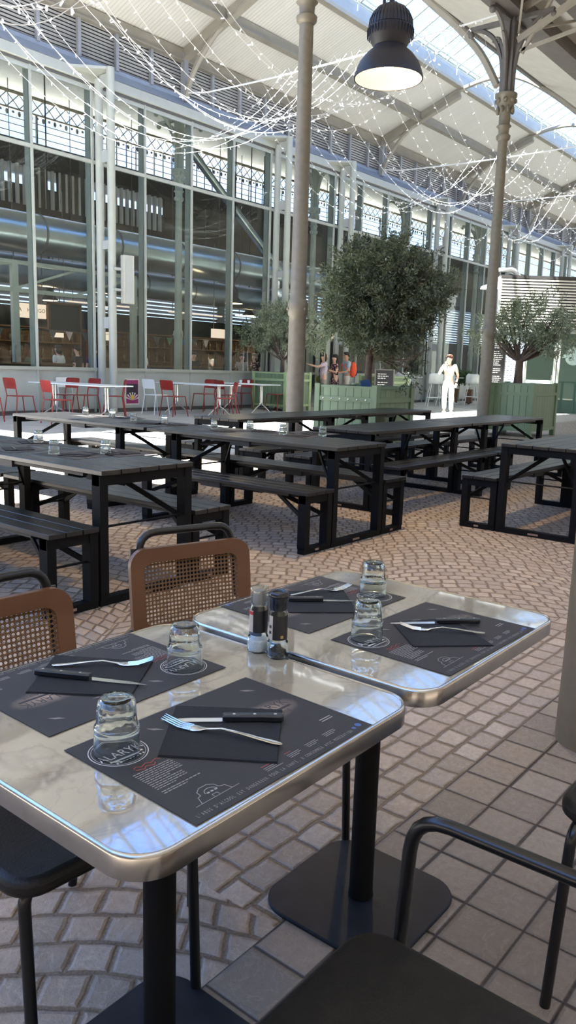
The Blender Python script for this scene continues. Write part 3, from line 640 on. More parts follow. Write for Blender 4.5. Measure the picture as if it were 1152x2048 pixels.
def sign(label, x0, x1, y, z0, z1, lines):
    t = thing('hanging_sign', label, 'sign', (0, y, 0)); m = MB(); m.box(x0, x1, -.03, .03, z0, z1); m.build('board', 'sign_glow', t)
    m = MB()
    for s, cx, cz, sz in lines: write(m, s, cx, cz, sz, 0, 0, 1., None, lambda u, v: (u, -.033, v))
    if lines: m.build('lettering', 'wood_dark', t)
    m = MB(); m.bar((x0+.1, 0, z1), (x0+.1, 0, 5.4), .02, .02); m.bar((x1-.1, 0, z1), (x1-.1, 0, 5.4), .02, .02); m.build('hanger', 'cast_dark', t)
sign('glowing cream sign lettered HONGO beside the chalkboard', 12.55, 13.62, 20, 2.45, 2.84, [('A', 12.78, 2.66, .16), ('HONGO', 13.30, 2.66, .15)])
sign('small glowing sign under the chalkboard', 14.22, 14.62, 20.6, 1.98, 2.16, [])
sign('small glowing menu sign right of the left olive tree crown edge', 20.35, 21.15, 20, 2.24, 2.55, [])
sign('small glowing menu sign beside the loudspeaker pole', 15.75, 16.05, 20, 1.95, 2.2, [])
sign('small glowing sign behind the dark olive tree', 26.6, 27.7, 20, 2.5, 2.9, [])
bt = thing('bunting', 'string of small coloured triangle flags across the hall', 'bunting', (0, 19.4, 0))
m = MB(); m.tube([(10+.5*i, 0, 2.12+.02*cos(i)) for i in range(30)], .008, 5); m.build('cord', 'cast_dark', bt)
for i in range(18):
    m = MB(); x = 10+i*.55; m.add([(x, 0, 2.12), (x+.26, 0, 2.12), (x+.13, .0, 1.86), (x, .006, 2.12), (x+.26, .006, 2.12), (x+.13, .006, 1.86)], [(0, 1, 2), (5, 4, 3), (0, 2, 5, 3), (1, 4, 5, 2), (0, 3, 4, 1)]); m.build('flag', ('flag_blue', 'cast_dark', 'flag_pink', 'cast_dark', 'flag_green')[i % 5], bt)
# bar shelves with bottles
for i, (x0, lab) in enumerate(((13.6, 'wooden bottle shelf behind the seated guests at left'), (18.0, 'wooden bottle shelf behind the glass in the middle'), (23.0, 'dark wooden bottle shelf behind the door'))):
    t = thing('bottle_shelf', lab, 'shelf', (x0, 24, .02))
    m = MB(); m.box(0, 4.2, 0, .4, 0, .12); m.box(0, .06, 0, .4, 0, 2.4); m.box(4.14, 4.2, 0, .4, 0, 2.4); m.box(0, 4.2, .37, .4, 0, 2.4); m.build('carcass', 'wood_brown', t)
    for z in (.8, 1.35, 1.9, 2.38): m = MB(); m.box(.06, 4.14, 0, .37, z-.04, z); m.build('shelf_board', 'wood_brown', t)
    for z in (1.35, 1.9):
        for q in range(10):
            m = MB(); m.lathe([(.055, 0), (.06, .02), (.06, .22), (.02, .29), (.02, .36)], seg=8)
            if i == 0 and z == 1.35 and q == 0: BOT = tag(m.build('bottle', 'bottle_glass'), 'dark bottle lined up on the wooden bar shelves', 'bottle', 'bottles on the bar shelves'); BOT.location = (x0+.25, 24.18, z+.02)
            else:
                c = BOT.copy(); COL.objects.link(c); c.location = (x0+.25+q*.41, 24.18, z+.02)
for i, (x0, x1, y, mt, lab) in enumerate(((8.0, 13.0, 17.95, 'wood_dark', 'fluted dark counter just inside the glass at left'), (16.3, 18.6, 18.6, 'cloth_navy', 'navy crate counter inside the glass left of centre'), (18.6, 21.0, 18.6, 'wood_dark', 'dark counter inside the glass beside the green planter'))):
    t = thing('bar_counter', lab, 'counter', (x0, y, .02)); L = x1-x0
    m = MB(); m.box(0, L, 0, .5, 0, 1.16); m.build('body', mt, t); m = MB(); m.box(-.04, L+.04, -.05, .55, 1.16, 1.21); m.build('top', 'wood_brown', t)
    m = MB(); q = .1
    while q < L: m.tube([(q, -.01, .05), (q, -.01, 1.12)], .05, 8); q += .16
    m.build('fluting', mt, t)
# warm pendant lights in the hall
HL = [(20.6, 19.2, 3.4, .32), (14.8, 21.5, 3.1, .25), (11.5, 22.5, 3.3, .25), (17.2, 22, 3.1, .25), (24.5, 22, 3.3, .25), (29, 21, 3.4, .25), (27, 23.5, 3.0, .25), (9.2, 22.3, 3.2, .25)]
for i, (x, y, z, r) in enumerate(HL):
    t = thing('hall_pendant_lamp', ['dark round pendant lamp with a bright rim inside the hall, left of the small tree', 'warm ceiling lamp deep inside the hall'][min(i, 1)], 'lamp', (x, y, z), 0, 'warm lamps inside the hall')
    m = MB(); m.lathe([(r, 0), (r*.98, .04), (r*.45, .22), (r*.42, .45), (.03, .55), (.02, 8.96+(y-17.2)*.18-z)], seg=20, caps=False); m.build('shade', 'lamp_black', t)
    m = MB(); m.lathe([(r*.94, .0), (r*.9, .03), (0.0, .035)], seg=20); m.build('diffuser', 'warm_glow', t)
    li = bpy.data.lights.new('hall_light', 'POINT'); li.energy = 30; li.color = (1, .72, .42); li.shadow_soft_size = .2; lo = bpy.data.objects.new('hall_light', li); COL.objects.link(lo); lo.parent = t; lo.location = (0, 0, -.15)
for i, (x, y, z, l) in enumerate(((13, 25, 3.6, 3), (18, 25, 3.4, 3.2), (11, 23, 3.3, 2), (22, 24, 3.3, 3), (27, 25, 3.5, 3), (32, 24, 3.4, 3))):
    t = thing('strip_light', 'bright strip light glowing under the hall ceiling', 'light', (x, y, z), 0, 'strip lights in the hall'); m = MB(); m.box(0, l, -.06, .06, 0, .05); m.build('tube', 'sign_glow' if i % 2 else 'screen_glow', t)
    m = MB(); zc = 8.97+(y-17.2)*.18-z; m.bar((.2, 0, .05), (.2, 0, zc), .02, .02); m.bar((l-.2, 0, .05), (l-.2, 0, zc), .02, .02); m.build('hanger', 'cast_dark', t)

# ------------------------------------------------------------------ bistro tables with their settings
def bistro(label, x0, y0):
    t = thing('bistro_table', label, 'table', (x0+.325, y0+.325, 0))
    m = MB(); m.prism(rrect(.642, .642, .058, 8), .722, .7490); m.build('marble_top', 'marble', t)
    m = MB(); o = rrect(.65, .65, .062, 8); i_ = rrect(.636, .636, .055, 8); n = len(o)
    ring = [(.0, .716, o), (1, .745, o), (1, .7508, rrect(.645, .645, .060, 8)), (1, .7512, rrect(.640, .640, .057, 8)), (1, .7492, i_)]
    vs = [(x, y, z) for _, z, l in ring for x, y in l]; fs = [(a*n+k, a*n+(k+1) % n, (a+1)*n+(k+1) % n, (a+1)*n+k) for a in range(len(ring)-1) for k in range(n)]
    fs.append(tuple(range(n))[::-1]); m.add(vs, fs); m.build('metal_rim', 'brushed_rim', t, smooth=60)
    m = MB(); m.lathe([(.032, .014), (.030, .03), (.030, .70)], seg=28); m.build('column', 'black_metal', t)
    m = MB(); m.prism(rrect(.36, .36, .10, 8), .704, .716); m.build('top_plate', 'black_metal', t)
    m = MB(); m.prism(rrect(.385, .385, .085, 8), .0, .011); m.build('base_plate', 'base_metal', t, bevel=.004)
    return t
bistro('marble-topped bistro table nearest the camera, at lower left', .545, .645)
bistro('marble-topped bistro table on the right, behind the nearest one', 1.222, .640)

ZT = .7500
def mat(label, cx, cy, rz, i):
    t = thing('placemat', label, 'placemat', (cx, cy, ZT), rz, 'black printed placemats')
    m = MB(); m.box(-.2, .2, -.146, .146, 0, .0008); m.build('paper', 'mat_paper', t)
    z = .00105
    m = MB(); write(m, "L'ABUS D'ALCOOL EST DANGEREUX POUR LA SANTÉ, À CONSOMMER AVEC MODÉRATION", -.015, -.133, .0100, z, 0, .5, .0048); m.build('warning_line', 'print_gray', t, smooth=0); m = MB()
    cx_, cy_ = -.147, .083                                  # round emblem under the glass
    for r0, r1 in ((.0440, .0455), (.0405, .0411)):
        n = 48; vs = [(cx_+r*cos(2*pi*k/n), cy_+r*sin(2*pi*k/n), z) for r in (r0, r1) for k in range(n)]
        m.add(vs, [(k, (k+1) % n, n+(k+1) % n, n+k) for k in range(n)])
    write(m, 'ALARYK', cx_, cy_-.004, .026, z, 0, .82)
    m.box(cx_-.030, cx_+.030, cy_-.022, cy_-.018, z-.0001, z)
    for k in range(9): m.box(cx_-.025+k*.006, cx_-.022+k*.006, cy_-.031, cy_-.027, z-.0001, z)
    m.build('round_emblem', 'print_white', t, smooth=0); m = MB(); m.X = T((-.028, -.022, 0)) @ Matrix.Scale(.80, 4, (1, 0, 0)) @ Matrix.Scale(.80, 4, (0, 1, 0))
    P = [(-.165, -.116), (-.158, -.098), (-.150, -.096), (-.148, -.084), (-.136, -.076), (-.118, -.076), (-.108, -.084), (-.106, -.096), (-.096, -.099), (-.092, -.116)]
    for a, bb in zip(P, P[1:]): m.bar((a[0], a[1], z), (bb[0], bb[1], z), .0013, .0002)
    A = [(-.140+.014*(1+cos(pi-pi*k/8)), -.098+.012*sin(pi*k/8), z) for k in range(9)]
    for a, bb in zip(A, A[1:]): m.bar(a, bb, .0013, .0002)
    for k in range(3): m.box(-.137+k*.009, -.131+k*.009, -.100, -.096, z-.0001, z)
    m.bar((-.180, -.117, z), (-.075, -.115, z), .001, .0002); m.bar((-.134, -.114, z), (-.134, -.107, z), .001, .0002); m.bar((-.122, -.114, z), (-.122, -.107, z), .001, .0002); m.bar((-.134, -.107, z), (-.122, -.107, z), .001, .0002)
    m.build('building_drawing', 'print_gray', t, smooth=0)
    rr = random.Random(3)
    for blk, (bx, by, bw, nl) in enumerate(((-.178, .010, .070, 7), (-.178, -.027, .060, 4), (-.178, -.052, .072, 2))):
        m = MB()
        for k in range(nl):
            x = bx; e = bx+bw*(1 if k < nl-1 else .6)
            while x < e: w_ = rr.uniform(.003, .009); m.box(x, min(x+w_, e), by-k*.0052-.0016, by-k*.0052, z-.0002, z); x += w_+.0016
        m.build('text_block', 'print_gray', t, smooth=0)
    for bx, by in ((-.035, -.112), (.02, -.110), (.065, -.108), (.112, -.106)):
        m = MB()
        for k in range(3): m.box(bx, bx+rr.uniform(.02, .035), by-k*.004-.001, by-k*.004, z-.0002, z)
        m.build('caption', 'print_gray', t, smooth=0)
    m = MB()
    for k in range(2): m.box(.150, .178, -.072-k*.006, -.070-k*.006, z-.0002, z)
    m.build('address_lines', 'print_gray', t, smooth=0)
    m = MB()
    for k in range(2):
        pts = [(-.165+j*.006, .024-k*.008+.003*sin(j*2.1+k), z) for j in range(9-k*2)]
        for a, bb in zip(pts, pts[1:]): m.bar(a, bb, .0014, .0002)
    m.box(-.035, -.012, -.1075, -.1062, z-.0002, z); m.box(.02, .035, -.1055, -.1042, z-.0002, z); m.build('red_print', 'print_red', t, smooth=0)
    m = MB(); m.ell((0, 0, 0), (.075, .036, .00005), 24, 4); o = m.build('printed_glow', 'print_glow', t, smooth=0); o.location = (.115, .012, .00088)
    m = MB(); write(m, 'ALARYK', .125, .022, .03, z, 0, .8); write(m, 'AMBREE', .128, -.008, .014, z, 0, .9); m.bar((.09, .006, z), (.165, .006, z), .006, .0002); m.build('brown_lettering', 'mat_paper', t, smooth=0)
    m = MB()
    for x, y, a, L in ((-.06, .10, -.9, .03), (-.02, .06, -.5, .02), (.045, .085, -.3, .045), (.155, .10, -.8, .03)):
        m.X = T((x, y, z), a); m.add([(-L/2, 0, 0), (-L*.1, -L*.13, 0), (L/2, 0, 0), (L*.05, L*.12, 0)], [(0, 1, 2, 3)])
    m.X = None; m.build('leaf_print', 'print_leaf', t, smooth=0)
    m = MB(); m.ell((.182, -.127, z), (.006, .006, .0001), 8, 4); m.ell((.168, -.129, z), (.004, .004, .0001), 8, 4); m.build('blue_print', 'print_blue', t, smooth=0)
    return t
MATS = [(.8570, .8000, RAD(-1.4)), (1.5405, .7970, RAD(-1.4)), (1.5470, 1.1470, RAD(178.4)), (.8720, 1.1500, RAD(179.8))]
W4 = ['front setting of the nearest table', 'front setting of the right table', 'far setting of the right table', 'far setting of the nearest table']
for i, (x, y, a) in enumerate(MATS): mat('black printed placemat, '+W4[i], x, y, a, i)
NAP = [[(315, 1510), (555, 1524), (565, 1418), (352, 1410)], [(826, 1292), (988, 1290), (900, 1235), (783, 1243)], [(577, 1224), (717, 1224), (687, 1179), (563, 1182)], [(51, 1383), (262, 1392), (306, 1322), (110, 1309)]]
for i, q in enumerate(NAP):
    P = [Zp(x, y, .754) for x, y in q]; c = sum(P, Vector())/4
    t = thing('napkin', 'folded black napkin under knife and fork, '+W4[i], 'napkin', (c.x, c.y, .7511), 0, 'black napkins')
    area = sum((P[k].x-c.x)*(P[(k+1) % 4].y-c.y)-(P[(k+1) % 4].x-c.x)*(P[k].y-c.y) for k in range(4))
    if area < 0: P = P[::-1]
    def lay(f, z0, z1):
        return [((p.x-c.x)*f, (p.y-c.y)*f) for p in P], z0, z1
    m = MB(); m.prism(*lay(1, 0, .0012)); m.build('lower_fold', 'napkin', t); m = MB(); m.prism(*lay(.985, .0012, .0026)); m.build('upper_fold', 'napkin', t)
def knife(tip, end, label):
    a, b_ = Zp(*tip, .758), Zp(*end, .758); ang = math.atan2(b_.y-a.y, b_.x-a.x); L = (b_-a).length; k = L/.21
    t = thing('steak_knife', label, 'knife', (a.x, a.y, .7542), ang, 'steak knives')
    m = MB(); m.add([(0, .001, 0), (.03*k, -.007, 0), (.11*k, -.0075, 0), (.11*k, .0065, 0), (.05*k, .0065, 0), (0, .0015, .0012), (.03*k, -.007, .0012), (.11*k, -.0075, .0022), (.11*k, .0065, .0022), (.05*k, .0065, .0018)], [(4, 3, 2, 1, 0), (5, 6, 7, 8, 9), (0, 1, 6, 5), (1, 2, 7, 6), (2, 3, 8, 7), (3, 4, 9, 8), (4, 0, 5, 9)]); m.build('blade', 'cutlery', t)
    m = MB(); m.prism([(.105*k, -.0075), (.17*k, -.0065), (.205*k, -.009), (.21*k, -.004), (.21*k, .006), (.20*k, .0085), (.15*k, .0085), (.105*k, .008)], 0, .0115); hd = m.build('handle', 'knife_handle', t, bevel=.0025)
    for x in (.125, .16, .195):
        m = MB(); m.lathe([(.0028, .0112), (.0028, .0121)], x*k, 0, 10); m.build('rivet', 'cutlery', hd)
def fork(tip, end, label):
    a, b_ = Zp(*tip, .76), Zp(*end, .757); ang = math.atan2(b_.y-a.y, b_.x-a.x); L = (b_-a).length; k = L/.20
    t = thing('fork', label, 'fork', (a.x, a.y, .7542), ang, 'dinner forks')
    m = MB()
    for q in range(4):
        y = -.0085+q*.0057; m.tube([(0, y, .013), (.012*k, y, .009), (.03*k, y, .0035), (.05*k, y, .0022)], [.0007, .0013, .0016, .0017], 6)
    m.build('tines', 'cutlery', t)
    m = MB(); P = [(.046, .0105, .0022), (.056, .0105, .0022), (.066, .0075, .003), (.076, .0035, .0055), (.10, .0030, .0100), (.13, .0038, .0085), (.16, .0052, .0055), (.185, .0062, .0035), (.196, .0050, .003), (.2, .002, .003)]
    vs = []
    for x, w_, z in P: vs += [(x*k, -w_, z), (x*k, 0, z+.0010), (x*k, w_, z), (x*k, 0, z-.0012)]
    n = len(P); fs = [(4*i+j, 4*i+(j+1) % 4, 4*i+4+(j+1) % 4, 4*i+4+j) for i in range(n-1) for j in range(4)]+[(0, 3, 2, 1)[::-1], tuple(4*(n-1)+j for j in range(4))]
    m.add(vs, fs); m.build('handle', 'cutlery', t, smooth=50)
for i, (a, b_) in enumerate((((320, 1437), (568, 1437)), ((781, 1244), (960, 1243)), ((715, 1200), (577, 1199)), ((296, 1367), (70, 1344)))): knife(a, b_, 'black-handled steak knife on napkin, '+W4[i])
for i, (a, b_) in enumerate((((327, 1440), (565, 1488)), ((800, 1252), (970, 1266)), ((700, 1173), (581, 1190)), ((306, 1323), (104, 1330)))): fork(a, b_, 'steel fork on napkin, '+W4[i])
# upturned tumblers
def tumbler(x, y, z, label, group, mat_='glass', sc=1.):
    t = thing('tumbler', label, 'glass', (x, y, z), 0, group)
    OUT = [(.0345, 0), (.0350, .002), (.0340, .030), (.0335, .0385), (.0345, .041), (.0335, .0435), (.0310, .0455), (.0298, .060), (.0285, .078), (.0265, .0855), (.0235, .0875)]
    IN = [(.0215, .0830), (.0270, .0765), (.0280, .060), (.0290, .0455), (.0315, .042), (.0322, .030), (.0330, .001), (.0345, 0)]
    m = MB(); seg = 96; fl = lambda i: 7 <= i <= 9
    m.lathe(OUT+[(.012, .0872), (.0001, .0868)], seg=seg, caps=False, flute=.013, fl=fl)
    m.lathe([(.0001, .0825)]+IN, seg=seg, caps=False); m.build('bowl', mat_, t, smooth=50); return t
for (px, py), l in zip(((234, 1502), (733, 1276), (745, 1188), (369, 1333)), W4):
    p = Zp(px, py, .752); tumbler(p.x, p.y, .7513, 'upturned clear tumbler on the placemat emblem, '+l, 'tumblers on the bistro tables')
# grinders
def grinder(px, py, label, pep):
    p = Zp(px, py, .75); t = thing('spice_grinder', label, 'grinder', (p.x, p.y, .7493), RAD(-50), 'salt and pepper grinders')
    m = MB(); m.lathe([(.0001, .0), (.020, 0), (.0225, .003), (.0225, .028), (.0205, .034), (.0185, .036), (.0185, .093), (.016, .097), (.016, .104)], seg=28, caps=False)
    m.lathe([(.0001, .003), (.018, .003), (.0203, .006), (.0203, .027), (.0165, .035), (.0165, .093), (.0145, .097), (.0145, .104)][::-1], seg=28, caps=False); m.build('glass_jar', 'glass', t)
    m = MB()
    if pep:
        m.lathe([(.0001, .0035), (.0185, .0035), (.0195, .008), (.019, .013), (.010, .0195), (.0001, .0205)], seg=20)
        for k in range(70):
            a, r_ = R0.uniform(0, 6.3), R0.uniform(0, .018); m.ell((r_*cos(a), r_*sin(a), .0135+.006*(1-r_/.018)), (.0022, .0022, .0022), 6, 4)
        m.build('peppercorns', 'pepper', t); t.children[-1]['kind'] = 'stuff'
    else: m.lathe([(.0001, .0035), (.0185, .0035), (.0195, .008), (.0195, .023), (.017, .0255), (.0001, .026)], seg=20); m.build('salt', 'salt', t)
    def sleeve(a0, a1, z0, z1, mt, nm, r_=.0188):
        m = MB(); n = 14; vs = [((r_+d)*cos(a0+(a1-a0)*k/n), (r_+d)*sin(a0+(a1-a0)*k/n)) for d in (0, .0004) for k in range(n+1)]
        poly = vs[n+1:]+vs[:n+1][::-1]; q = MB()
        V = [(x, y, z) for z in (z0, z1) for x, y in vs]; N = n+1; fs = []
        for k in range(n): fs += [(N+k, N+k+1, 3*N+k+1, 3*N+k), (k+1, k, 2*N+k, 2*N+k+1)]
        m.add(V, fs); m.build(nm, mt, t)
    if pep: sleeve(-2.2, 2.6, .040, .090, 'label_black', 'label'); sleeve(-2.85, -2.2, .040, .090, 'label_beige', 'side_label'); sleeve(-2.7, -2.36, .052, .058, 'label_black', 'label_mark', .0192); sleeve(-2.7, -2.36, .064, .070, 'label_black', 'label_mark', .0192); sleeve(-1.3, -1.0, .044, .050, 'label_gold', 'label_mark', .0192)
    else: sleeve(-2.2, 2.6, .044, .090, 'label_black', 'label'); sleeve(-3.2, -2.2, .044, .090, 'label_beige', 'side_label'); sleeve(-3.1, -2.2, .081, .088, 'label_red', 'label_mark', .0192); sleeve(-3.2, -1.2, .037, .044, 'label_navy', 'label_band')
    m = MB()
    if pep: m.lathe([(.0165, .100), (.0175, .102), (.0170, .113), (.0180, .122), (.0205, .127), (.0205, .134), (.0175, .138), (.0135, .1375), (.012, .135), (.0001, .135)], seg=28, flute=0); m.build('cap', 'grinder_black', t)
    else: m.lathe([(.0165, .100), (.0180, .102), (.0172, .106), (.0180, .109), (.0172, .113), (.0185, .117), (.0190, .134), (.0175, .138), (.0001, .138)], seg=28); m.build('cap', 'thin_glass', t); m = MB(); m.lathe([(.0001, .098), (.0135, .098), (.0135, .114), (.011, .13), (.0001, .131)], seg=16); m.build('milling_core', 'print_leaf', t)
grinder(554.7, 1312, 'pepper grinder with black cap and dark label, between the two tables', True)
grinder(516, 1300, 'salt grinder with clear cap and beige label, left of the pepper grinder', False)

# ------------------------------------------------------------------ cane bistro chairs (local +y = front)
def cane_chair(label, x, y, rz, arms=True, leg=.25, az=.66):
    t = thing('cane_chair', label, 'chair', (x, y, 0), rz)
    m = MB(); poly = rrect(.45, .44, .06, 6); m.prism(poly, .428, .466); m.build('seat', 'leather', t, bevel=.014, seg=3)
    m = MB(); m.tube(fillet([(-.18, -.19, .42), (-.18, .18, .42), (.18, .18, .42), (.18, -.19, .42)], .05), .010, 12, closed=True); m.build('seat_rail', 'black_tube', t)
    for s in (-1, 1):
        m = MB()
        if arms:
            m.tube(fillet([(s*leg, .19, 0), (s*(leg-.005), .175, .40), (s*leg, .165, az-.005), (s*leg, -.20, az), (s*.20, -.265, az)], .065), .0115, 16); m.build('front_leg', 'black_tube', t)
            m = MB(); m.bar((s*.17, .17, .42), (s*leg, .175, .42), .016, .016); m.build('leg_bracket', 'black_tube', t)
        else: m.tube(fillet([(s*.13, .17, .425), (s*leg, .175, .425), (s*leg, .195, 0)], .04), .0115, 16); m.build('front_leg', 'black_tube', t)
        m = MB(); m.tube([(s*.20, -.30, 0), (s*.19, -.21, .43), (s*.185, -.275, .60), (s*.17, -.318, .80)], .0115, 16); m.build('rear_leg', 'black_tube', t)
    def bk(u, z): return -.243-.11*(z-.50)*1.0+ .30*(u*u)-.02     # curved, leaning panel
    w, z0, z1 = .40, .535, .805; n = 8
    o = rrect(w, z1-z0, .05, n, 0, (z0+z1)/2); i_ = rrect(w-.084, z1-z0-.084, .03, n, 0, (z0+z1)/2); N = len(o)
    vs = [(u, bk(u, z)+d, z) for l in (o, i_) for d in (.009, -.009) for u, z in l]; fs = []
    for k in range(N):
        q = (k+1) % N; fs += [(k, q, 2*N+q, 2*N+k), (N+q, N+k, 3*N+k, 3*N+q), (k, N+k, N+q, q), (2*N+k, 2*N+q, 3*N+q, 3*N+k)]
    m = MB(); m.add(vs, fs); m.build('back_frame', 'chair_brown', t, smooth=50)
    m = MB(); NU = 12; uu = [-(w-.084)/2-.004+(w-.076)*k/NU for k in range(NU+1)]; za, zb = z0+.036, z1-.036
    m.add([(u, bk(u, z), z) for z in (za, zb) for u in uu], [(k, k+1, NU+2+k, NU+1+k) for k in range(NU)]); m.build('cane_panel', 'cane', t)
    m = MB(); m.tube(fillet([(-.175, bk(-.175, .70)-.022, .62), (-.15, bk(-.15, .83)-.02, .845), (.15, bk(.15, .83)-.02, .845), (.175, bk(.175, .70)-.022, .62)], .05), .0115, 16); m.build('back_tube', 'black_tube', t)
    return t
cane_chair('cane-backed chair with black top tube, behind the gap between the two tables', 1.535, 1.385, pi-.27, True, .25, .565)
cane_chair('cane-backed chair at left, far side of the nearest table', .88, 1.27, pi-.06, False, .19)
cane_chair('black leather armchair seat in the bottom right foreground', .745, .375, 0.0, True, .265)
cane_chair('black chair partly in view at the right edge below the right table', 1.75, .275, 0.0, False, .232)

# ------------------------------------------------------------------ beer-garden tables and benches (local +y runs along the length)
def picnic(name, label, cat, x, y, rz, L, w, h, nb, flip=False, group=None):
    t = thing(name, label, cat, (x, y, 0), rz, group); pw = w/nb
    for k in range(nb):
        m = MB(); m.box(k*pw+.003, (k+1)*pw-.003, 0, L, h-.028, h); m.build('plank', 'picnic_wood', t, bevel=.003)
    for y0 in ((.05, L-.36) if not flip else (.36, L-.05)):
        for s in (0, 1):
            m = MB(); x0 = .0 if s == 0 else w-.055; m.box(x0, x0+.055, y0-.035, y0+.035, .04, h-.03); m.build('leg', 'black_metal', t)
        m = MB(); m.box(0, w, y0-.03, y0+.03, 0, .045); m.build('base_rail', 'black_metal', t)
        m = MB(); m.box(0, w, y0-.03, y0+.03, h-.085, h-.03); m.build('top_rail', 'black_metal', t)
        inn = 1 if y0 < L/2 else -1
        m = MB(); m.bar((w*.5, y0+inn*.38, h-.05), (w-.03, y0, h*.55), .014, .03); m.bar((w*.5, y0+inn*.38, h-.05), (.03, y0, h*.55), .014, .03); m.build('brace', 'black_metal', t)
        m = MB(); m.tube([(.03, y0, h*.58), (w-.03, y0, h*.58)], .007, 6); m.build('rod', 'black_metal', t)
    m = MB(); m.box(.02, w-.02, L*.42, L*.52, h-.07, h-.028); m.box(.03, .06, .2, L-.2, h-.05, h-.028); m.box(w-.06, w-.03, .2, L-.2, h-.05, h-.028); m.build('batten', 'picnic_edge', t)
    m = MB(); m.box(w*.42, w*.55, .018, .021, .015, .03) if not flip else m.box(w*.42, w*.55, L-.021, L-.018, .015, .03); m.build('sticker', 'print_brown', t)
    return t
TW, BW, TL = .68, .32, 2.10
SETS = [  # x, y of the near corner, direction (0: runs away along y, 1: runs along x)
    ('T1', 2.62, 3.38, 0, 0, 'front black plank table at left with three upturned glasses'), ('T1b', 2.62, 5.52, 0, 1, 'black plank table continuing behind the front left one, mostly out of frame'),
    ('T2', 4.72, 3.34, 0, 0, 'near half of the long black table in the middle'), ('T2b', 4.72, 5.48, 0, 1, 'far half of the long black middle table, laid with glasses'),
    ('T3', 6.27, 5.75, 1, 0, 'left half of the rear black table in front of the red chairs'), ('T3b', 8.40, 5.75, 1, 1, 'right half of the rear black table in front of the left planter'),
    ('T4', 6.20, 4.02, 1, 0, 'left half of the black table in front of the man in white'), ('T4b', 8.33, 4.02, 1, 1, 'right half of the black table in front of the right planter'),
    ('T5', 6.24, 2.07, 1, 0, 'black plank table at right edge, nearer half'), ('T5b', 8.37, 2.07, 1, 1, 'black plank table at right edge, farther half')]
SB = dict(T1='front left plank table', T1b='rear left plank table', T2='near half of the long middle table', T2b='far half of the long middle table', T3='rear table, its left half', T3b='rear table, its right half', T4='table before the man in white, left half', T4b='table before the right planter', T5='right-edge table, nearer half', T5b='right-edge table, farther half')
for k, x, y, d, fl, lab in SETS:
    # for tables along x, local y -> world x and local x -> world -y : anchor at the far y side
    if d == 0:
        picnic('picnic_table', lab, 'table', x, y, 0, TL, TW, .755, 5, fl, 'black plank tables')
        bl = (x-BW-.015, y), (x+TW+.015, y); sd = ('left', 'right')
    else:
        picnic('picnic_table', lab, 'table', x, y+TW, -pi/2, TL, TW, .755, 5, fl, 'black plank tables')
        bl = (x, y-.015), (x, y+TW+BW+.015); sd = ('near', 'far')
    for (bx, by), s in zip(bl, sd):
        picnic('picnic_bench', s.capitalize()+' bench of the '+SB[k], 'bench', bx, by, 0 if d == 0 else -pi/2, TL, BW, .455, 3, fl, 'black plank benches')
# place settings on them
def small_mat(px, py, label, rz=0.):
    p = Zp(px, py, .757); t = thing('place_setting', label, 'placemat', (p.x, p.y, .7556), rz, 'placemats on the plank tables')
    m = MB(); m.box(-.15, .15, -.2, .2, 0, .001); m.build('paper', 'mat_paper', t)
def small_nap(px, py, label, rz=0.):
    p = Zp(px, py, .757); t = thing('napkin', label, 'napkin', (p.x, p.y, .7568), rz, 'napkins on the plank tables'); m = MB(); m.box(-.09, .09, -.09, .09, 0, .004); m.build('cloth', 'napkin', t)
    m = MB(); m.box(-.03, -.018, -.1, .1, .004, .008); m.build('knife_and_fork', 'knife_handle', t)
TUM = None
GL = [(77, 886, 'left'), (108, 908, 'second from left'), (211, 908, 'right'), (171, 830, 'far left'), (225, 834, 'second'), (267, 843, 'third'), (329, 847, 'fourth'), (428, 859, 'fifth'), (500, 860, 'sixth'), (566, 869, 'seventh'), (645, 872, 'right-hand')]
for i, (px, py, w_) in enumerate(GL):
    p = Zp(px, py, .757); lab = ('upturned glass on the front left plank table, %s of three' % w_) if i < 3 else ('upturned glass on the long middle table, %s in the row' % w_)
    if TUM is None: TUM = tumbler(p.x, p.y, .7566, lab, 'glasses on the plank tables', 'glass')
    else: dup(TUM, (p.x, p.y, .7566), 0, lab)
for i, (px, py) in enumerate(((60, 884), (150, 909), (235, 905), (30, 897), (190, 832), (245, 835), (290, 846), (345, 849), (440, 861), (520, 862), (590, 871), (625, 866))):
    w_ = ('left', 'middle', 'right', 'left edge', 'far end', 'far end second', 'third', 'fourth', 'fifth', 'sixth', 'seventh', 'near end')[i]
    lab = ('front left plank table' if i < 4 else 'long middle table')+', '+w_
    small_mat(px, py, 'black paper placemat on the '+lab, RAD(R0.uniform(-4, 4)))
    small_nap(px+6, py+1, 'folded black napkin on the '+lab, RAD(R0.uniform(-30, 30)))

# ------------------------------------------------------------------ pendant lamp
t = thing('pendant_lamp', 'black industrial pendant lamp glowing warm, hanging at top', 'lamp', (5.30, 3.43, 3.43))
m = MB(); PR = [(.252, -.005), (.252, .012), (.240, .05), (.215, .105), (.175, .155), (.130, .195), (.118, .215)]
m.lathe(PR, seg=48, caps=False); m.lathe([(r_-.006, z) for r_, z in PR][::-1], seg=48, caps=False)
n = 48; sh = m.build('shade', 'lamp_black', t, smooth=40)
m = MB(); m.lathe([(r_-.0075, z+.001) for r_, z in PR][::-1], seg=48, caps=False); m.lathe([(.0001, .21), (.112, .21)], seg=32, caps=False); m.build('reflector', 'lamp_inner', sh)
m = MB(); m.ell((0, 0, .135), (.055, .055, .07), 20, 12); m.build('bulb', 'lamp_glow', t)
m = MB(); m.lathe([(.0001, .205), (.118, .208), (.135, .235), (.155, .285), (.164, .315), (.164, .335), (.150, .34)], seg=40); m.build('lower_housing', 'lamp_black', t)
m = MB(); m.lathe([(.150, .335), (.160, .34), (.156, .375), (.138, .425), (.108, .465), (.06, .49), (.0001, .495)], seg=40)
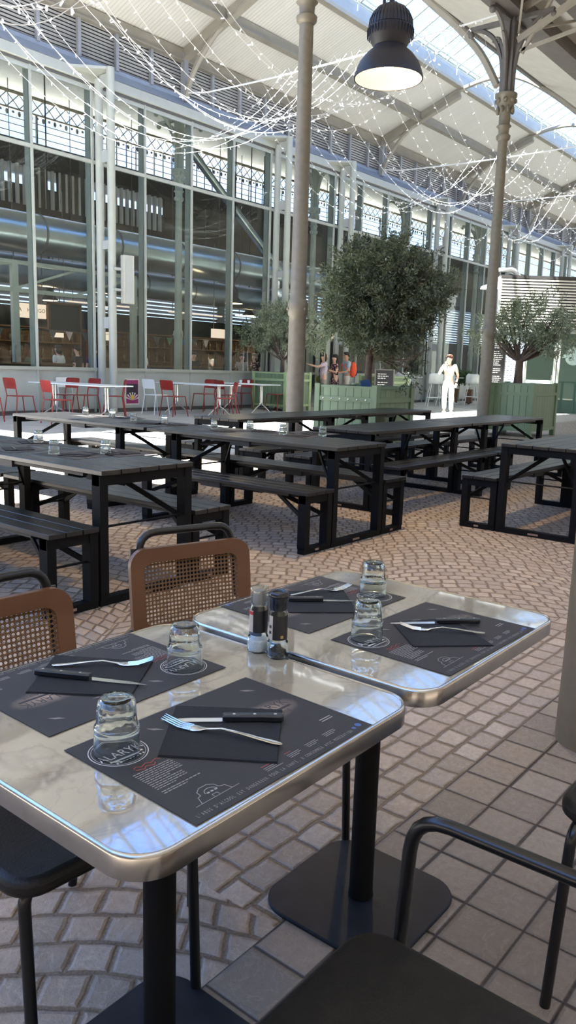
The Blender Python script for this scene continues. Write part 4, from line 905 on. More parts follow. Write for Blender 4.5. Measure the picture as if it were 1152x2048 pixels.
for k in range(36): a = 2*pi*k/36; m.bar((.158*cos(a), .158*sin(a), .342), (.152*cos(a), .152*sin(a), .39), .006, .010, up=(cos(a), sin(a), 1)); m.bar((.152*cos(a), .152*sin(a), .39), (.126*cos(a), .126*sin(a), .44), .006, .010, up=(cos(a), sin(a), 1))
m.build('ribbed_dome', 'lamp_black', t)
m = MB()
for k in range(40): a = 2*pi*k/40; m.bar((.166*cos(a), .166*sin(a), .27), (.168*cos(a), .168*sin(a),   .325), .005, .006, up=(cos(a), sin(a), 0))
m.build('cooling_fins', 'lamp_black', t)
m = MB(); m.lathe([(.02, .49), (.02, .53), (.008, .54), (.006, .60)], 0, 0, 12); m.box(.03, .065, -.015, .015, .48, .525); m.lathe([(.012, .47), (.012, .55)], -.07, .02, 10); m.build('hook', 'lamp_black', t)
m = MB(); m.tube([(0, 0, .58), (0.0, 0, 6.1)], .006, 8); m.tube([(-.07, .02, .54), (-.05, .01, .70), (-.004, 0, 1.0)], .004, 6); m.build('cable', 'black_tube', t)
li = bpy.data.lights.new('lamp_light', 'SPOT'); li.energy = 210; li.color = (1, .66, .30); li.spot_size = RAD(125); li.spot_blend = .6; li.shadow_soft_size = .06; lo = bpy.data.objects.new('lamp_light', li); COL.objects.link(lo); lo.parent = t; lo.location = (0, 0, .05)

# ------------------------------------------------------------------ planters and olive trees
def planter(label, x, y, sx, sy, h, mat_x, mat_y, post, bolts=False):
    t = thing('wooden_planter', label, 'planter', (x, y, 0)); p = .10; z0 = .12
    for k, (a, bq, ax) in enumerate((((0, .03), (sx, .07), 'x'), ((0, sy-.07), (sx, sy-.03), 'x'))):
        m = MB(); m.box(a[0]+p*.5, bq[0]-p*.5, a[1], bq[1], z0, h-.04); m.build('board_panel', mat_x, t)
    for x0, x1 in ((.03, .07), (sx-.07, sx-.03)):
        m = MB(); m.box(x0, x1, p*.5, sy-p*.5, z0, h-.04); m.build('board_panel', mat_y, t)
    for px in (0, sx-p):
        for py in (0, sy-p): m = MB(); m.box(px, px+p, py, py+p, 0, h+.012); m.build('corner_post', post, t, bevel=.006)
    for z in (h*.80, .16):
        m = MB(); m.box(p, sx-p, .008, .032, z-.035, z+.035); m.box(p, sx-p, sy-.032, sy-.008, z-.035, z+.035); m.box(.008, .032, p, sy-p, z-.035, z+.035); m.box(sx-.032, sx-.008, p, sy-p, z-.035, z+.035); m.build('cross_rail', post, t)
    m = MB(); m.box(.02, sx-.02, .02, .09, h-.045, h-.01); m.box(.02, sx-.02, sy-.09, sy-.02, h-.045, h-.01); m.box(.02, .09, .02, sy-.02, h-.045, h-.01); m.box(sx-.09, sx-.02, .02, sy-.02, h-.045, h-.01); m.build('top_rim', post, t)
    m = MB(); m.box(.07, sx-.07, .07, sy-.07, h-.16, h-.08); m.build('soil', 'soil', t)
    if bolts:
        m = MB(); q = .2
        while q < sy-.1: m.ell((.004, q, h*.80), (.008, .016, .016), 8, 5); q += .16
        m.build('bolt', 'chrome', t)
    return t
def tree(label, base, trunk, forks, blobs, nleaf, mat_, size=(.055, .016), seed=1, lean=(0, 0)):
    rr = random.Random(seed); t = thing('olive_tree', label, 'tree', base)
    m = MB(); m.tube([(0, 0, -.03), (lean[0]*.3, lean[1]*.3, trunk[0]*.5), (lean[0], lean[1], trunk[0])], [trunk[1]*1.25, trunk[1], trunk[1]*.95], 12); m.build('trunk', 'bark', t)
    m = MB(); tips = []
    for c, r in blobs:
        for q in range(forks):
            a = Vector((lean[0], lean[1], trunk[0]-.03)); e = Vector((c[0]+rr.uniform(-.6, .6)*r[0], c[1]+rr.uniform(-.6, .6)*r[1], c[2]+rr.uniform(-.5, .7)*r[2])); mid = a.lerp(e, .45)+Vector((rr.uniform(-.1, .1), rr.uniform(-.1, .1), -.06))
            pts = bez([a, mid, e], 5); n = len(pts); m.tube(pts, [trunk[1]*.42*(1-i/n)+.006 for i in range(n)], 6)
            for _ in range(5):
                i = rr.randrange(4, n); d = Vector((rr.uniform(-1, 1), rr.uniform(-1, 1), rr.uniform(-.3, 1))).normalized()*rr.uniform(.15, .4); m.tube([pts[i], pts[i]+d*.6+Vector((0, 0, .03)), pts[i]+d], [.008, .006, .004], 4)
    m.build('branches', 'bark', t)
    m = MB(); V = []; Fc = []; tot = sum(r[0]*r[1]*r[2] for c, r in blobs)
    for c, r in blobs:
        ncl = max(4, int(nleaf/38*r[0]*r[1]*r[2]/tot))
        for _ in range(ncl):
            while True:
                d = Vector((rr.uniform(-1, 1), rr.uniform(-1, 1), rr.uniform(-1, 1)))
                if .12 < d.length < 1: break
            d *= (.6+.4*rr.random())/max(.55, d.length)**.35
            o = Vector((c[0]+d.x*r[0], c[1]+d.y*r[1], c[2]+d.z*r[2])); ax = Vector((d.x, d.y, d.z+rr.uniform(-.6, .6))).normalized(); L = rr.uniform(.14, .28)
            for k in range(38):
                u = rr.random(); ps = o+ax*(u*L)+Vector((rr.gauss(0, .035), rr.gauss(0, .035), rr.gauss(0, .035)))
                dr = (ax*rr.uniform(.2, 1)+Vector((rr.uniform(-1, 1), rr.uniform(-1, 1), rr.uniform(-1, 1)))).normalized(); sd = dr.cross(Vector((rr.uniform(-1, 1), rr.uniform(-1, 1), rr.uniform(-1, 1)))).normalized()
                l = size[0]*rr.uniform(.7, 1.25); w_ = size[1]*rr.uniform(.8, 1.2)*.5; up = sd.cross(dr)*w_*.5; b = len(V)
                V += [tuple(ps), tuple(ps+dr*l*.45+sd*w_+up), tuple(ps+dr*l), tuple(ps+dr*l*.45-sd*w_+up)]; Fc += [(b, b+1, b+2), (b, b+2, b+3)]
    m.add(V, Fc); f = m.build('foliage', mat_, t, smooth=0); f['kind'] = 'stuff'; return t
planter('large green wooden planter with bolted rail holding the dense dark olive tree', 10.12, 6.48, 1.12, 1.17, 1.075, 'planter_green', 'planter_green_y', 'planter_post', True)
planter('green wooden planter at right beside the iron column, holding the open-crowned olive tree', 16.10, 6.47, 1.42, 1.24, 1.13, 'planter_green', 'planter_green_y', 'planter_post')
planter('pale green planter against the glass front, holding the small olive tree', 18.40, 14.98, 1.25, 1.35, 1.15, 'planter_green', 'planter_green_y', 'planter_light')
planter('green planter half hidden behind the dark olive tree, by the menu board', 23.6, 14.6, 1.3, 1.3, 1.1, 'planter_green', 'planter_green_y', 'planter_light')
tree('dense dark round-headed olive tree, largest tree, in the bolted planter', (10.68, 7.02, 1.0), (.62, .055), 4,
     [((.05, -.12, 1.42), (.82, .90, .78)), ((.05, -.72, 1.40), (.5, .55, .50)), ((.1, .42, 1.40), (.58, .46, .60)), ((.0, -1.02, 1.52), (.35, .38, .36)), ((0, -.25, .88), (.7, .62, .34)), ((.0, -.66, .45), (.20, .20, .42)), ((0, .2, 1.85), (.5, .5, .42)), ((0, -.45, 1.88), (.55, .5, .4))], 46000, 'olive_leaf', (.064, .022), 3, (.0, -.02))
tree('open airy olive tree with forked trunk in the right planter', (16.72, 7.09, 1.06), (.55, .085), 4,
     [((0, .25, 1.35), (.55, .6, .5)), ((0, -.3, 1.40), (.6, .7, .5)), ((.0, -.95, 1.15), (.45, .5, .45)), ((0, .75, 1.1), (.45, .35, .5)), ((.1, -.7, 1.0), (.5, .4, .3))], 11000, 'olive_pale', (.075, .022), 5)
tree('small pale olive tree in front of the glass, left of the open door', (19.03, 15.65, 1.08), (.45, .06), 4,
     [((0, .2, 1.35), (.8, 1.0, .62)), ((.3, -.8, 1.3), (.7, .8, .6)), ((0, 1.1, 1.15), (.6, .7, .5)), ((0, .1, 1.75), (.7, .9, .4))], 15000, 'olive_pale', (.09, .028), 8)
m = MB(); m.X = T((10.5, 6.82, .97), .5, RAD(-12)); m.box(0, .03, 0, .15, .02, .21); tag(m.build('blue_folder', 'blue_folder'), 'small dark blue folder standing in the bolted planter', 'folder')

# ------------------------------------------------------------------ red and white chairs, white tables (local +y = front)
def metal_chair(label, x, y, rz, mt='red_paint', group='red metal chairs'):
    t = thing('metal_chair', label, 'chair', (x, y, 0), rz, group)
    m = MB(); m.prism(rrect(.43, .42, .07, 5), .445, .462); m.build('seat', mt, t, bevel=.006)
    for s in (-1, 1):
        m = MB(); m.tube([(s*.185, .17, .45), (s*.215, .235, 0)], .012, 8); m.build('leg', mt, t)
        m = MB(); m.tube([(s*.22, -.25, 0), (s*.19, -.19, .45), (s*.185, -.245, .80)], .012, 8); m.build('leg', mt, t)
    m = MB(); n = 10; P = []; RW = ((.60, .80), (.63, .97), (.79, 1.0), (.82, .84)); N = n+1; fs = []
    for z, f in RW:
        for d in (0, .012):
            for k in range(N): u = (-.215+.43*k/n)*f; P.append((u, -.225-(z-.6)*.20+.35*u*u-d, z))
    for r in range(3):
        q = r*2*N
        for k in range(n): fs += [(q+k, q+k+1, q+2*N+k+1, q+2*N+k), (q+N+k+1, q+N+k, q+3*N+k, q+3*N+k+1)]
        fs += [(q, q+2*N, q+3*N, q+N), (q+n, q+N+n, q+3*N+n, q+2*N+n)]
    for k in range(n): fs += [(6*N+k, 6*N+k+1, 7*N+k+1, 7*N+k), (k+1, k, N+k, N+k+1)]
    m.add(P, fs); m.build('backrest', mt, t)
    t.scale = (1.1, 1.1, 1.1)
    return t
def white_table(label, x, y, sx, sy, rz=0.):
    t = thing('white_table', label, 'table', (x, y, 0), rz, 'white outdoor tables'); h = .755
    m = MB(); m.prism(rrect(sx, sy, .03, 4), h-.022, h); m.build('top', 'white_top', t, bevel=.004)
    for s in (-1, 1):
        yy = s*(sy/2-.35); m = MB()
        m.tube(fillet([(-sx*.46, yy, .0), (-sx*.2, yy, .16), (-.03, yy, .22), (-.03, yy, h-.03)], .06), .018, 8); m.tube(fillet([(sx*.46, yy, .0), (sx*.2, yy, .16), (.03, yy, .22), (.03, yy, h-.03)], .06), .018, 8); m.build('leg', 'chrome', t)
        m = MB(); m.box(-.2, .2, yy-.03, yy+.03, h-.05, h-.022); m.build('bracket', 'cast_dark', t)
    t.scale = (1.07, 1.07, 1.07)
white_table('white table at left with red chairs, in front of the poster', 11.05, 15.0, .85, 2.5)
white_table('white table between the poster and the pale green planter', 15.05, 15.3, .85, 2.2)
white_table('white table beside the pale green planter', 17.15, 15.45, .8, 1.8)
CH = [(10.15, 15.95, -pi/2, 'red metal chair at the far left, its back towards the picture edge', 0), (9.95, 14.25, -pi/2-.15, 'red metal chair second from left, near end of the first white table', 0),
      (9.0, 15.4, -pi/2, 'red metal chair cut off by the left picture edge', 0),
      (12.3, 15.35, .95, 'red metal chair left of the poster, turned sideways', 0), (12.0, 16.05, pi/2, 'red metal chair in front of the speaker pole', 0), (11.6, 16.35, pi/2+.1, 'red metal chair behind the first white table, left of the poles', 0),
      (13.85, 14.9, -pi/2, 'red metal chair just right of the poster', 0), (14.0, 15.75, -pi/2, 'white metal chair just right of the poster, behind a red one', 1),
      (16.0, 16.0, pi/2, 'red metal chair with its back to the sill panel, middle table', 0), (16.1, 15.2, -pi/2-.2, 'red metal chair between the second and third white tables', 0),
      (14.5, 13.75, .95, 'red metal chair seen side on, nearest of the right-hand group', 0), (18.35, 15.3, pi/2+.05, 'red metal chair directly in front of the pale green planter', 0), (17.9, 16.3, pi/2, 'red metal chair tucked behind the third white table', 0),
      (11.9, 16.5, pi, 'white metal chair behind the first white table', 1)]
RC = WC = None
for x, y, a, lab, w_ in CH:
    if w_:
        if WC is None: WC = metal_chair(lab, x, y, a, 'white_paint', 'white metal chairs')
        else: dup(WC, (x, y, 0), a, lab)
    else:
        if RC is None: RC = metal_chair(lab, x, y, a)
        else: dup(RC, (x, y, 0), a, lab)
for i, (x, y) in enumerate(((17.2, 15.7), (17.32, 15.5))):
    m = MB(); m.lathe([(.0001, 0), (.035, 0), (.042, .09), (.040, .092), (.034, .006), (.0001, .006)], seg=16); o = m.build('white_cup', 'white_paint'); o.location = (x, y, .808); tag(o, 'small white cup on the third white table, '+('left one' if i == 0 else 'right one'), 'cup', 'white cups')

# ------------------------------------------------------------------ high stools and tables by the facade
def stool(label, x, y, rz):
    t = thing('bar_stool', label, 'stool', (x, y, 0), rz, 'white bar stools'); m = MB(); n = 10; P = []
    for z, yy, w_ in ((.74, .18, .19), (.735, -.12, .22), (.80, -.20, .235), (1.02, -.235, .225), (1.08, -.24, .16)):
        for k in range(n+1): u = -1+2*k/n; P.append((u*w_, yy+.07*u*u*(1 if z > .76 else .2), z+.015*u*u))
    N = n+1; m.add(P, [(r*N+k, r*N+k+1, (r+1)*N+k+1, (r+1)*N+k) for r in range(4) for k in range(n)]); o = m.build('shell', 'white_paint', t); sd = o.modifiers.new('thickness', 'SOLIDIFY'); sd.thickness = .014
    for sx in (-1, 1):
        for sy in (-1, 1): m = MB(); m.tube([(sx*.13, sy*.12, .735), (sx*.24, sy*.24, 0)], .012, 8); m.build('leg', 'white_paint', t)
    m = MB(); q = .205; m.tube([(-q, -q, .3), (q, -q, .3), (q, q, .3), (-q, q, .3)], .009, 6, closed=True); m.build('footrest', 'white_paint', t); t.scale = (1.15, 1.15, 1.15); return t
def high_table(label, x, y):
    t = thing('high_table', label, 'table', (x, y, 0), 0, 'white high tables'); m = MB(); m.prism(rrect(.9, .7, .04, 4), 1.06, 1.085); m.build('top', 'white_top', t)
    m = MB(); m.tube([(0, 0, .12), (0, 0, 1.06)], .028, 10); m.build('column', 'white_paint', t)
    for k in range(4): a = pi/4+k*pi/2; m = MB(); m.bar((0, 0, .14), (.36*cos(a), .36*sin(a), .012), .05, .025); m.build('foot', 'white_paint', t)
high_table('white high table left of the man in white', 26.4, 15.5); high_table('white high table right of the man in white', 29.6, 15.4); high_table('white high table behind the iron column', 31.8, 14.6)
ST = [(26.6, 14.5, -.9, 'white bar stool directly left of the man in white'), (25.2, 15.0, -1.2, 'white bar stool behind the hanging olive twigs'), (29.6, 14.5, -.9, 'white bar stool right of the man in white, beside the column'), (27.9, 14.7, pi/2, 'white bar stool half hidden behind the man in white'), (31.0, 14.2, pi/2, 'white bar stool behind the iron column')]
S0 = None
for x, y, a, lab in ST:
    if S0 is None: S0 = stool(lab, x, y, a)
    else: dup(S0, (x, y, 0), a, lab)
tree('leafy green potted shrub by the glass, right of the man in white', (30.7, 15.9, .6), (.35, .03), 3, [((0, 0, .55), (.5, .6, .4)), ((0, -.5, .4), (.4, .4, .3))], 1600, 'shrub_leaf', (.14, .05), 21)
m = MB(); m.lathe([(.0001, 0), (.24, 0), (.30, .6), (.27, .61), (.24, .52), (.0001, .52)], seg=20); o = m.build('plant_pot', 'wood_brown'); o.location = (30.7, 15.9, 0); tag(o, 'brown round pot under the leafy shrub by the glass', 'pot')
t = thing('suitcase', 'brown suitcase standing by the high table right of the man in white', 'suitcase', (30.3, 14.9, 0), .3); m = MB(); m.box(-.2, .2, -.12, .12, .05, .62); m.build('shell', 'wood_brown', t, bevel=.03); m = MB(); m.tube(fillet([(-.09, 0, .62), (-.09, 0, .70), (.09, 0, .70), (.09, 0, .62)], .03), .01, 6); m.build('handle', 'cast_dark', t); m = MB()
for s in (-1, 1): m.ell((s*.15, 0, .04), (.03, .03, .04), 8, 6)
m.build('wheels', 'cast_dark', t)
# menu boards
def board(label, x, y, rz, w_, h_, lit=False):
    t = thing('menu_board', label, 'sign', (x, y, 0), rz); m = MB(); m.box(-w_/2, w_/2, -.02, .02, .12, h_); m.build('panel', 'menu_black', t); m = MB()
    m.box(-w_/2-.03, -w_/2, -.03, .03, 0, h_+.03); m.box(w_/2, w_/2+.03, -.03, .03, 0, h_+.03); m.box(-w_/2, w_/2, -.03, .03, h_, h_+.03); m.build('frame', 'cast_dark', t); m = MB(); rr = random.Random(int(x*10)); z = h_-.1
    while z > .25:
        q = -w_/2+.06; e = w_/2-rr.uniform(.06, w_*.5)
        while q < e: d = rr.uniform(.03, .09); m.box(q, min(q+d, e), -.024, -.02, z-.022, z); q += d+.02
        z -= .062 if rr.random() > .25 else .12
    m.build('chalk_lines', 'print_white', t); return t
board('dark menu board with chalk lines behind the bolted planter', 20.2, 12.7, RAD(-50), .52, 1.30)
_p = Zp(988, 826.5); board('tall dark menu panel beside the kiosk, right of the iron column', _p.x, _p.y, math.atan2(CR.y, CR.x), .42, 2.55)
t = thing('lit_menu_screen', 'bright glowing menu panel behind the open olive tree', 'sign', tuple(Zp(1016, 827.3)), math.atan2(CR.y, CR.x)); m = MB(); m.box(-.42, .42, 0, .1, .75, 2.5); m.build('screen', 'screen_glow', t); m = MB(); m.box(-.45, .45, .1, .14, .0, 2.55); m.build('backing', 'steel_gray', t)
m = MB(); rr = random.Random(5)
for k in range(22):
    z = 2.42-k*.072
    q = -.38
    while q < .2+.12*rr.random(): d = rr.uniform(.04, .09); m.box(q, q+d, -.004, 0, z-.02, z); q += d+.04
m.build('menu_lines', 'label_navy', t)

# ------------------------------------------------------------------ slatted kiosk at right, end wall
K0 = Zp(985, 823.5); kz = math.atan2(CR.y, CR.x)
t = thing('kiosk', 'slatted pavilion with glass doors behind the right-hand planter', 'kiosk', (K0.x, K0.y, 0), kz)
m = MB(); m.box(0, 6.5, .05, 1.3, 2.84, 4.45); m.box(-.05, 6.5, -.02, 1.3, 4.45, 4.55); m.build('upper_box', 'dark_wall', t); m = MB(); m.box(-.08, 0, 0, 1.3, 0, 4.5); m.build('side_wall', 'facade_panel', t)
m = MB()
for i in range(17): m.bar((-.02, 0, 2.88+i*.095), (6.5, 0, 2.88+i*.095), .05, .05)
m.build('slats', 'slat_cream', t); m = MB()
for x in (-.0, 1.0, 2.0, 2.12, 6.4): m.box(x-.04, x+.04, -.02, .06, 0, 2.84)
m.box(0, 6.5, -.02, .06, 2.7, 2.84); m.build('door_frame', 'pole_white', t)
m = MB(); m.box(.04, 2.0, .015, .025, .02, 2.7); m.box(2.15, 6.4, .015, .025, .02, 2.7); m.build('glass_wall', 'screen_glass', t)
m = MB(); m.box(.4, 2.0, -.005, .012, .05, 1.12); m.build('frosted_panel', 'frost', t)
m = MB(); m.lathe([(.0001, 0), (.30, 0), (.30, .012), (.0001, .012)], seg=32); me = m.build('round_emblem', 'frost', t); me.rotation_euler = (pi/2, 0, 0); me.location = (2.62, .01, 1.95)
m = MB(); m.box(2.25, 3.2, -.004, .01, 1.9, 2.0); m.build('emblem_band', 'frost', t)
m = MB(); m.box(0, 6.5, 1.2, 1.3, 0, 2.84); m.build('back_wall', 'facade_panel', t); m = MB(); m.tube([(1.9, -.05, .7), (1.9, -.05, 1.3)], .02, 8); m.build('door_handle', 'chrome', t)
p = Zp(1012, 823); t = thing('vent_pipe', 'white bent ventilation pipe above the kiosk roof', 'pipe', (K0.x, K0.y, 0), kz); m = MB(); m.tube(fillet([(-.35, .3, 4.25), (-.35, .3, 4.72), (.45, .3, 4.78), (.75, .3, 4.4)], .15), .06, 12); m.build('pipe', 'white_paint', t); m = MB(); m.lathe([(.30, 4.1), (.28, 4.18), (.08, 4.26), (.06, 4.34)], -.35, .3, 20); m.build('hood', 'white_paint', t)
t = thing('high_table', 'dark high table with wooden top by the glass door at far right', 'table', (26.6, 8.55, 0), 0); m = MB(); m.box(-.5, .5, -.35, .35, 1.04, 1.09); m.build('top', 'wood_brown', t)
for sx in (-1, 1):
    for sy in (-1, 1): m = MB(); m.box(sx*.44-.03, sx*.44+.03, sy*.3-.03, sy*.3+.03, 0, 1.04); m.build('leg', 'cast_dark', t)
m = MB(); m.box(70, 70.2, -6, 34, 0, 9); struct(m.build('wall_far', 'facade_panel'))

# ------------------------------------------------------------------ fairy-light nets
def net(label, xa, xb, za, zb, ys, seed, sagb):
    rr = random.Random(seed); t = thing('fairy_light_net', label, 'string lights', (0, 0, 0), 0, 'fairy light nets')
    m = MB(); y0, y1 = min(ys)-1.2, 16.85; m.tube([(xb, y0+(y1-y0)*k/12, zb-.12*sin(pi*k/12)+(.0 if k < 12 else .1)) for k in range(13)], .022, 6); m.build('carrying_cable', 'fairy_wire', t)
    for y in ys:
        m = MB(); n = 40; P = []; sag = rr.uniform(*sagb); dy = rr.uniform(-.5, .5); sk = rr.uniform(-.05, .05)
        for k in range(n+1):
            s = k/n; P.append(Vector((xa+(xb-xa)*s, y+dy*sin(pi*s), za+(zb-za)*s-sag*4*s*(1-s)*(1+sk*(s-.5)))))
        m.tube(P, .0042, 4); m.mi = 1
        d = 0; k = 0
        L = [0]
        for i in range(n): L.append(L[-1]+(P[i+1]-P[i]).length)
        q = .1
        while q < L[-1]:
            i = max(j for j in range(n+1) if L[j] <= q); i = min(i, n-1); u = (q-L[i])/(L[i+1]-L[i]); c = P[i].lerp(P[i+1], u); a = Vector((rr.uniform(-1, 1), rr.uniform(-1, 1), rr.uniform(-.9, .3))).normalized()*.055
            m.tube([c, c+a], .0105, 4); q += .27
        m.build('light_strand', ('fairy_wire', 'fairy'), t)
net('fairy light net sagging across the upper left, ending at the first roof rib', 6.2, 16.03, 8.45, 8.42, [8.3+.36*k for k in range(15)], 1, (2.6, 3.1))
net('fairy light net sagging across the middle behind the pendant lamp', 16.03, 25.9, 8.45, 8.42, [8.2+.46*k for k in range(15)], 2, (2.2, 2.65))
net('fairy light net sagging across the right behind the iron column', 25.9, 32.2, 8.45, 8.35, [8.4+.6*k for k in range(12)], 3, (1.9, 2.3))
net('farthest fairy light net at the right edge', 32.2, 39.5, 8.4, 8.35, [8.6+.8*k for k in range(8)], 4, (1.8, 2.2))
net('bright end of a fairy light net dipping into the extreme top left corner', 1.6, 7.0, 8.4, 8.4, [5.9+.14*k for k in range(9)], 9, (3.85, 4.15))

# ------------------------------------------------------------------ people
STAND = dict(pelvis=(0, 0, .95), belly=(0, .01, 1.10), chest=(0, 0, 1.30), neck=(0, 0, 1.47), jaw=(0, .03, 1.55), head=(0, .02, 1.63), crown=(0, .0, 1.71),
             shL=(-.17, 0, 1.41), elL=(-.23, -.03, 1.13), wrL=(-.22, .05, .89), shR=(.17, 0, 1.41), elR=(.23, -.03, 1.13), wrR=(.22, .05, .89),
             hipL=(-.09, 0, .90), knL=(-.10, .02, .49), anL=(-.10, -.02, .09), toL=(-.11, .13, .035), hipR=(.09, 0, .90), knR=(.10, .02, .49), anR=(.10, -.02, .09), toR=(.11, .13, .035))
def skinned(name, mat_, parent, V, E_, root, sub=1):
    me = bpy.data.meshes.new(name); me.from_pydata([v[0] for v in V], E_, []); me.materials.append(MAT[mat_]); o = bpy.data.objects.new(name, me); COL.objects.link(o); o.parent = parent
    md = o.modifiers.new('skin', 'SKIN'); md.use_smooth_shade = True
    ly = me.skin_vertices[0] if me.skin_vertices else None
    if ly is None:
        with bpy.context.temp_override(object=o, active_object=o): bpy.ops.mesh.customdata_skin_add()
        ly = me.skin_vertices[0]
    for i, v in enumerate(V): r = v[1]; ly.data[i].radius = (r, r) if not isinstance(r, tuple) else r; ly.data[i].use_root = (i == root)
    sb = o.modifiers.new('sub', 'SUBSURF'); sb.levels = sub; sb.render_levels = sub
    return o
def person(label, x, y, rz, h=1.75, pose=None, skin='skin', hair=('hair_brown', 'short'), top='cloth_white', legs='cloth_white', sleeve=.55, leg=.93, dress=None, shoes='cloth_white', group=None, z=0.):
    J = dict(STAND); J.update(pose or {}); k = h/1.75; J = {a: Vector(b)*k for a, b in J.items()}
    t = thing('person', label, 'person', (x, y, z), rz, group)
    V = []; E_ = []; ID = {}
    def v(n, p, r, par=None):
        ID[n] = len(V); V.append((tuple(p), r*k if not isinstance(r, tuple) else (r[0]*k, r[1]*k)))
        if par: E_.append((ID[par], ID[n]))
    v('pelvis', J['pelvis'], .10); v('belly', J['belly'], .10, 'pelvis'); v('chest', J['chest'], .115, 'belly'); v('neck', J['neck'], .052, 'chest'); v('jaw', J['jaw'], .060, 'neck'); v('head', J['head'], .086, 'jaw'); v('crown', J['crown'], .062, 'head')
    fw = Vector((0, 1, 0)); fd = (J['jaw']-J['neck']); fd.z = 0; fd = fd.normalized() if fd.length > .005 else fw
    v('nose', J['head']+fd*.105*k+Vector((0, 0, -.028*k)), .014, 'head')
    sdv = fd.cross(Vector((0, 0, 1)))
    v('earL', J['head']-sdv*.088*k+Vector((0, 0, -.02)), .016, 'head'); v('earR', J['head']+sdv*.088*k+Vector((0, 0, -.02)), .016, 'head')
    for s in 'LR':
        v('sh'+s, J['sh'+s], .058, 'chest'); v('el'+s, J['el'+s], .040, 'sh'+s); v('wr'+s, J['wr'+s], .027, 'el'+s)
        d = (J['wr'+s]-J['el'+s]).normalized(); sd = d.cross(fw if abs(d.dot(fw)) < .9 else Vector((0, 0, 1))).normalized(); v('pa'+s, J['wr'+s]+d*.06*k, .026, 'wr'+s); pp = J['wr'+s]+d*.075*k; nn = sd.cross(d)
        for q, (of, L) in enumerate(((-.027, .065), (-.009, .078), (.009, .074), (.026, .058))):
            v('f%d%s' % (q, s), pp+sd*of*k+d*.03*k, .009, 'pa'+s); v('g%d%s' % (q, s), pp+sd*of*1.15*k+d*(.03+L*.9)*k+nn*.015*k, .007, 'f%d%s' % (q, s))
        v('t1'+s, J['wr'+s]+d*.045*k-sd*.038*k+nn*.01*k, .010, 'pa'+s); v('t2'+s, J['wr'+s]+d*.085*k-sd*.050*k+nn*.02*k, .008, 't1'+s)
        v('hip'+s, J['hip'+s], .085, 'pelvis'); v('kn'+s, J['kn'+s], .056, 'hip'+s); v('an'+s, J['an'+s], .036, 'kn'+s); v('to'+s, J['to'+s], .032, 'an'+s)
    skinned('body', skin, t, V, E_, 0)
    def garment(name, mat_, ch, root=0):
        V = []; E_ = []; I = {}
        for n, p, r, par in ch:
            I[n] = len(V); V.append((tuple(p), r*k))
            if par is not None: E_.append((I[par], I[n]))
        return skinned(name, mat_, t, V, E_, root)
    ch = [('b', J['pelvis']+Vector((0, 0, -.09*k)), .128, None), ('b2', J['pelvis']+Vector((0, 0, .03*k)), .128, 'b'), ('m', J['belly'], .128, 'b2'), ('c', J['chest'], .134, 'm'), ('n', J['chest'].lerp(J['neck'], .62), .07, 'c')]
    for s in 'LR':
        e = J['sh'+s].lerp(J['el'+s], min(1, sleeve*1.25)); ch += [('s'+s, J['sh'+s], .070, 'c'), ('e'+s, e, .056, 's'+s)]
        if sleeve > .85: ch.append(('w'+s, J['el'+s].lerp(J['wr'+s], .85), .042, 'e'+s))
    garment('shirt' if not dress else 'dress_top', top, ch)
    if dress:
        m = MB(); rr_ = [(.125, J['pelvis'].z+.06*k), (.15, J['pelvis'].z-.08*k), (.19, J['pelvis'].z-.3*k), (.24, J['pelvis'].z-.55*k)]; m.lathe([(a*k, b) for a, b in rr_][::-1], seg=18, caps=False); m.build('skirt', dress, t)
    else:
        ch = [('p0', J['belly']+Vector((0, 0, -.05*k)), .112, None), ('p', J['pelvis'], .118, 'p0')]
        for s in 'LR':
            e = J['kn'+s].lerp(J['an'+s], leg) if leg > 0 else J['hip'+s].lerp(J['kn'+s], 1+leg)
            ch += [('h'+s, J['hip'+s], .102, 'p')]
            if leg > 0: ch += [('k'+s, J['kn'+s], .078, 'h'+s), ('a'+s, e, .066, 'k'+s)]
            else: ch += [('a'+s, e, .090, 'h'+s)]
        garment('trousers' if leg > 0 else 'shorts', legs, ch)
    for s in 'LR':
        m = MB(); d = J['to'+s]-J['an'+s]; d.z = 0; a = math.atan2(-d.x, d.y); m.X = T(J['an'+s]*.5+J['to'+s]*.5, a); m.X = Matrix.Translation((0, 0, .045*k-(J['an'+s]*.5+J['to'+s]*.5).z+J['to'+s].z-.035*k)) @ m.X; m.ell((0, .01, .008), (.060*k, .150*k, .058*k), 12, 8); m.build('shoe', shoes, t)
    hm, st = hair; m = MB(); hc = J['head']; c = hc-fd*.028*k+Vector((0, 0, .042*k)); m.ell(c, (.102*k, .104*k, .088*k), 16, 10); m.ell(hc+fd*.045*k+Vector((0, 0, .085*k)), (.075*k, .05*k, .035*k), 12, 8)
    if st == 'long': m.ell(hc-fd*.07*k+Vector((0, 0, -.10*k)), (.10*k, .07*k, .17*k), 14, 10); m.ell(hc-fd*.085*k+Vector((0, 0, -.22*k)), (.085*k, .055*k, .10*k), 12, 8)
    if st == 'bob': m.ell(hc-fd*.05*k+Vector((0, 0, -.05*k)), (.115*k, .09*k, .11*k), 14, 10)
    m.build('hair', hm, t)
    m = MB()
    for q in (-1, 1): m.ell(hc+fd*.083*k+sdv*.033*k*q+Vector((0, 0, .0)), (.013*k, .011*k, .009*k), 8, 6)
    m.build('eyes', 'hair_dark', t); m = MB(); m.ell(hc+fd*.088*k+Vector((0, 0, -.068*k)), (.024*k, .012*k, .007*k), 8, 6); m.build('mouth', 'label_red', t)
    return t, J
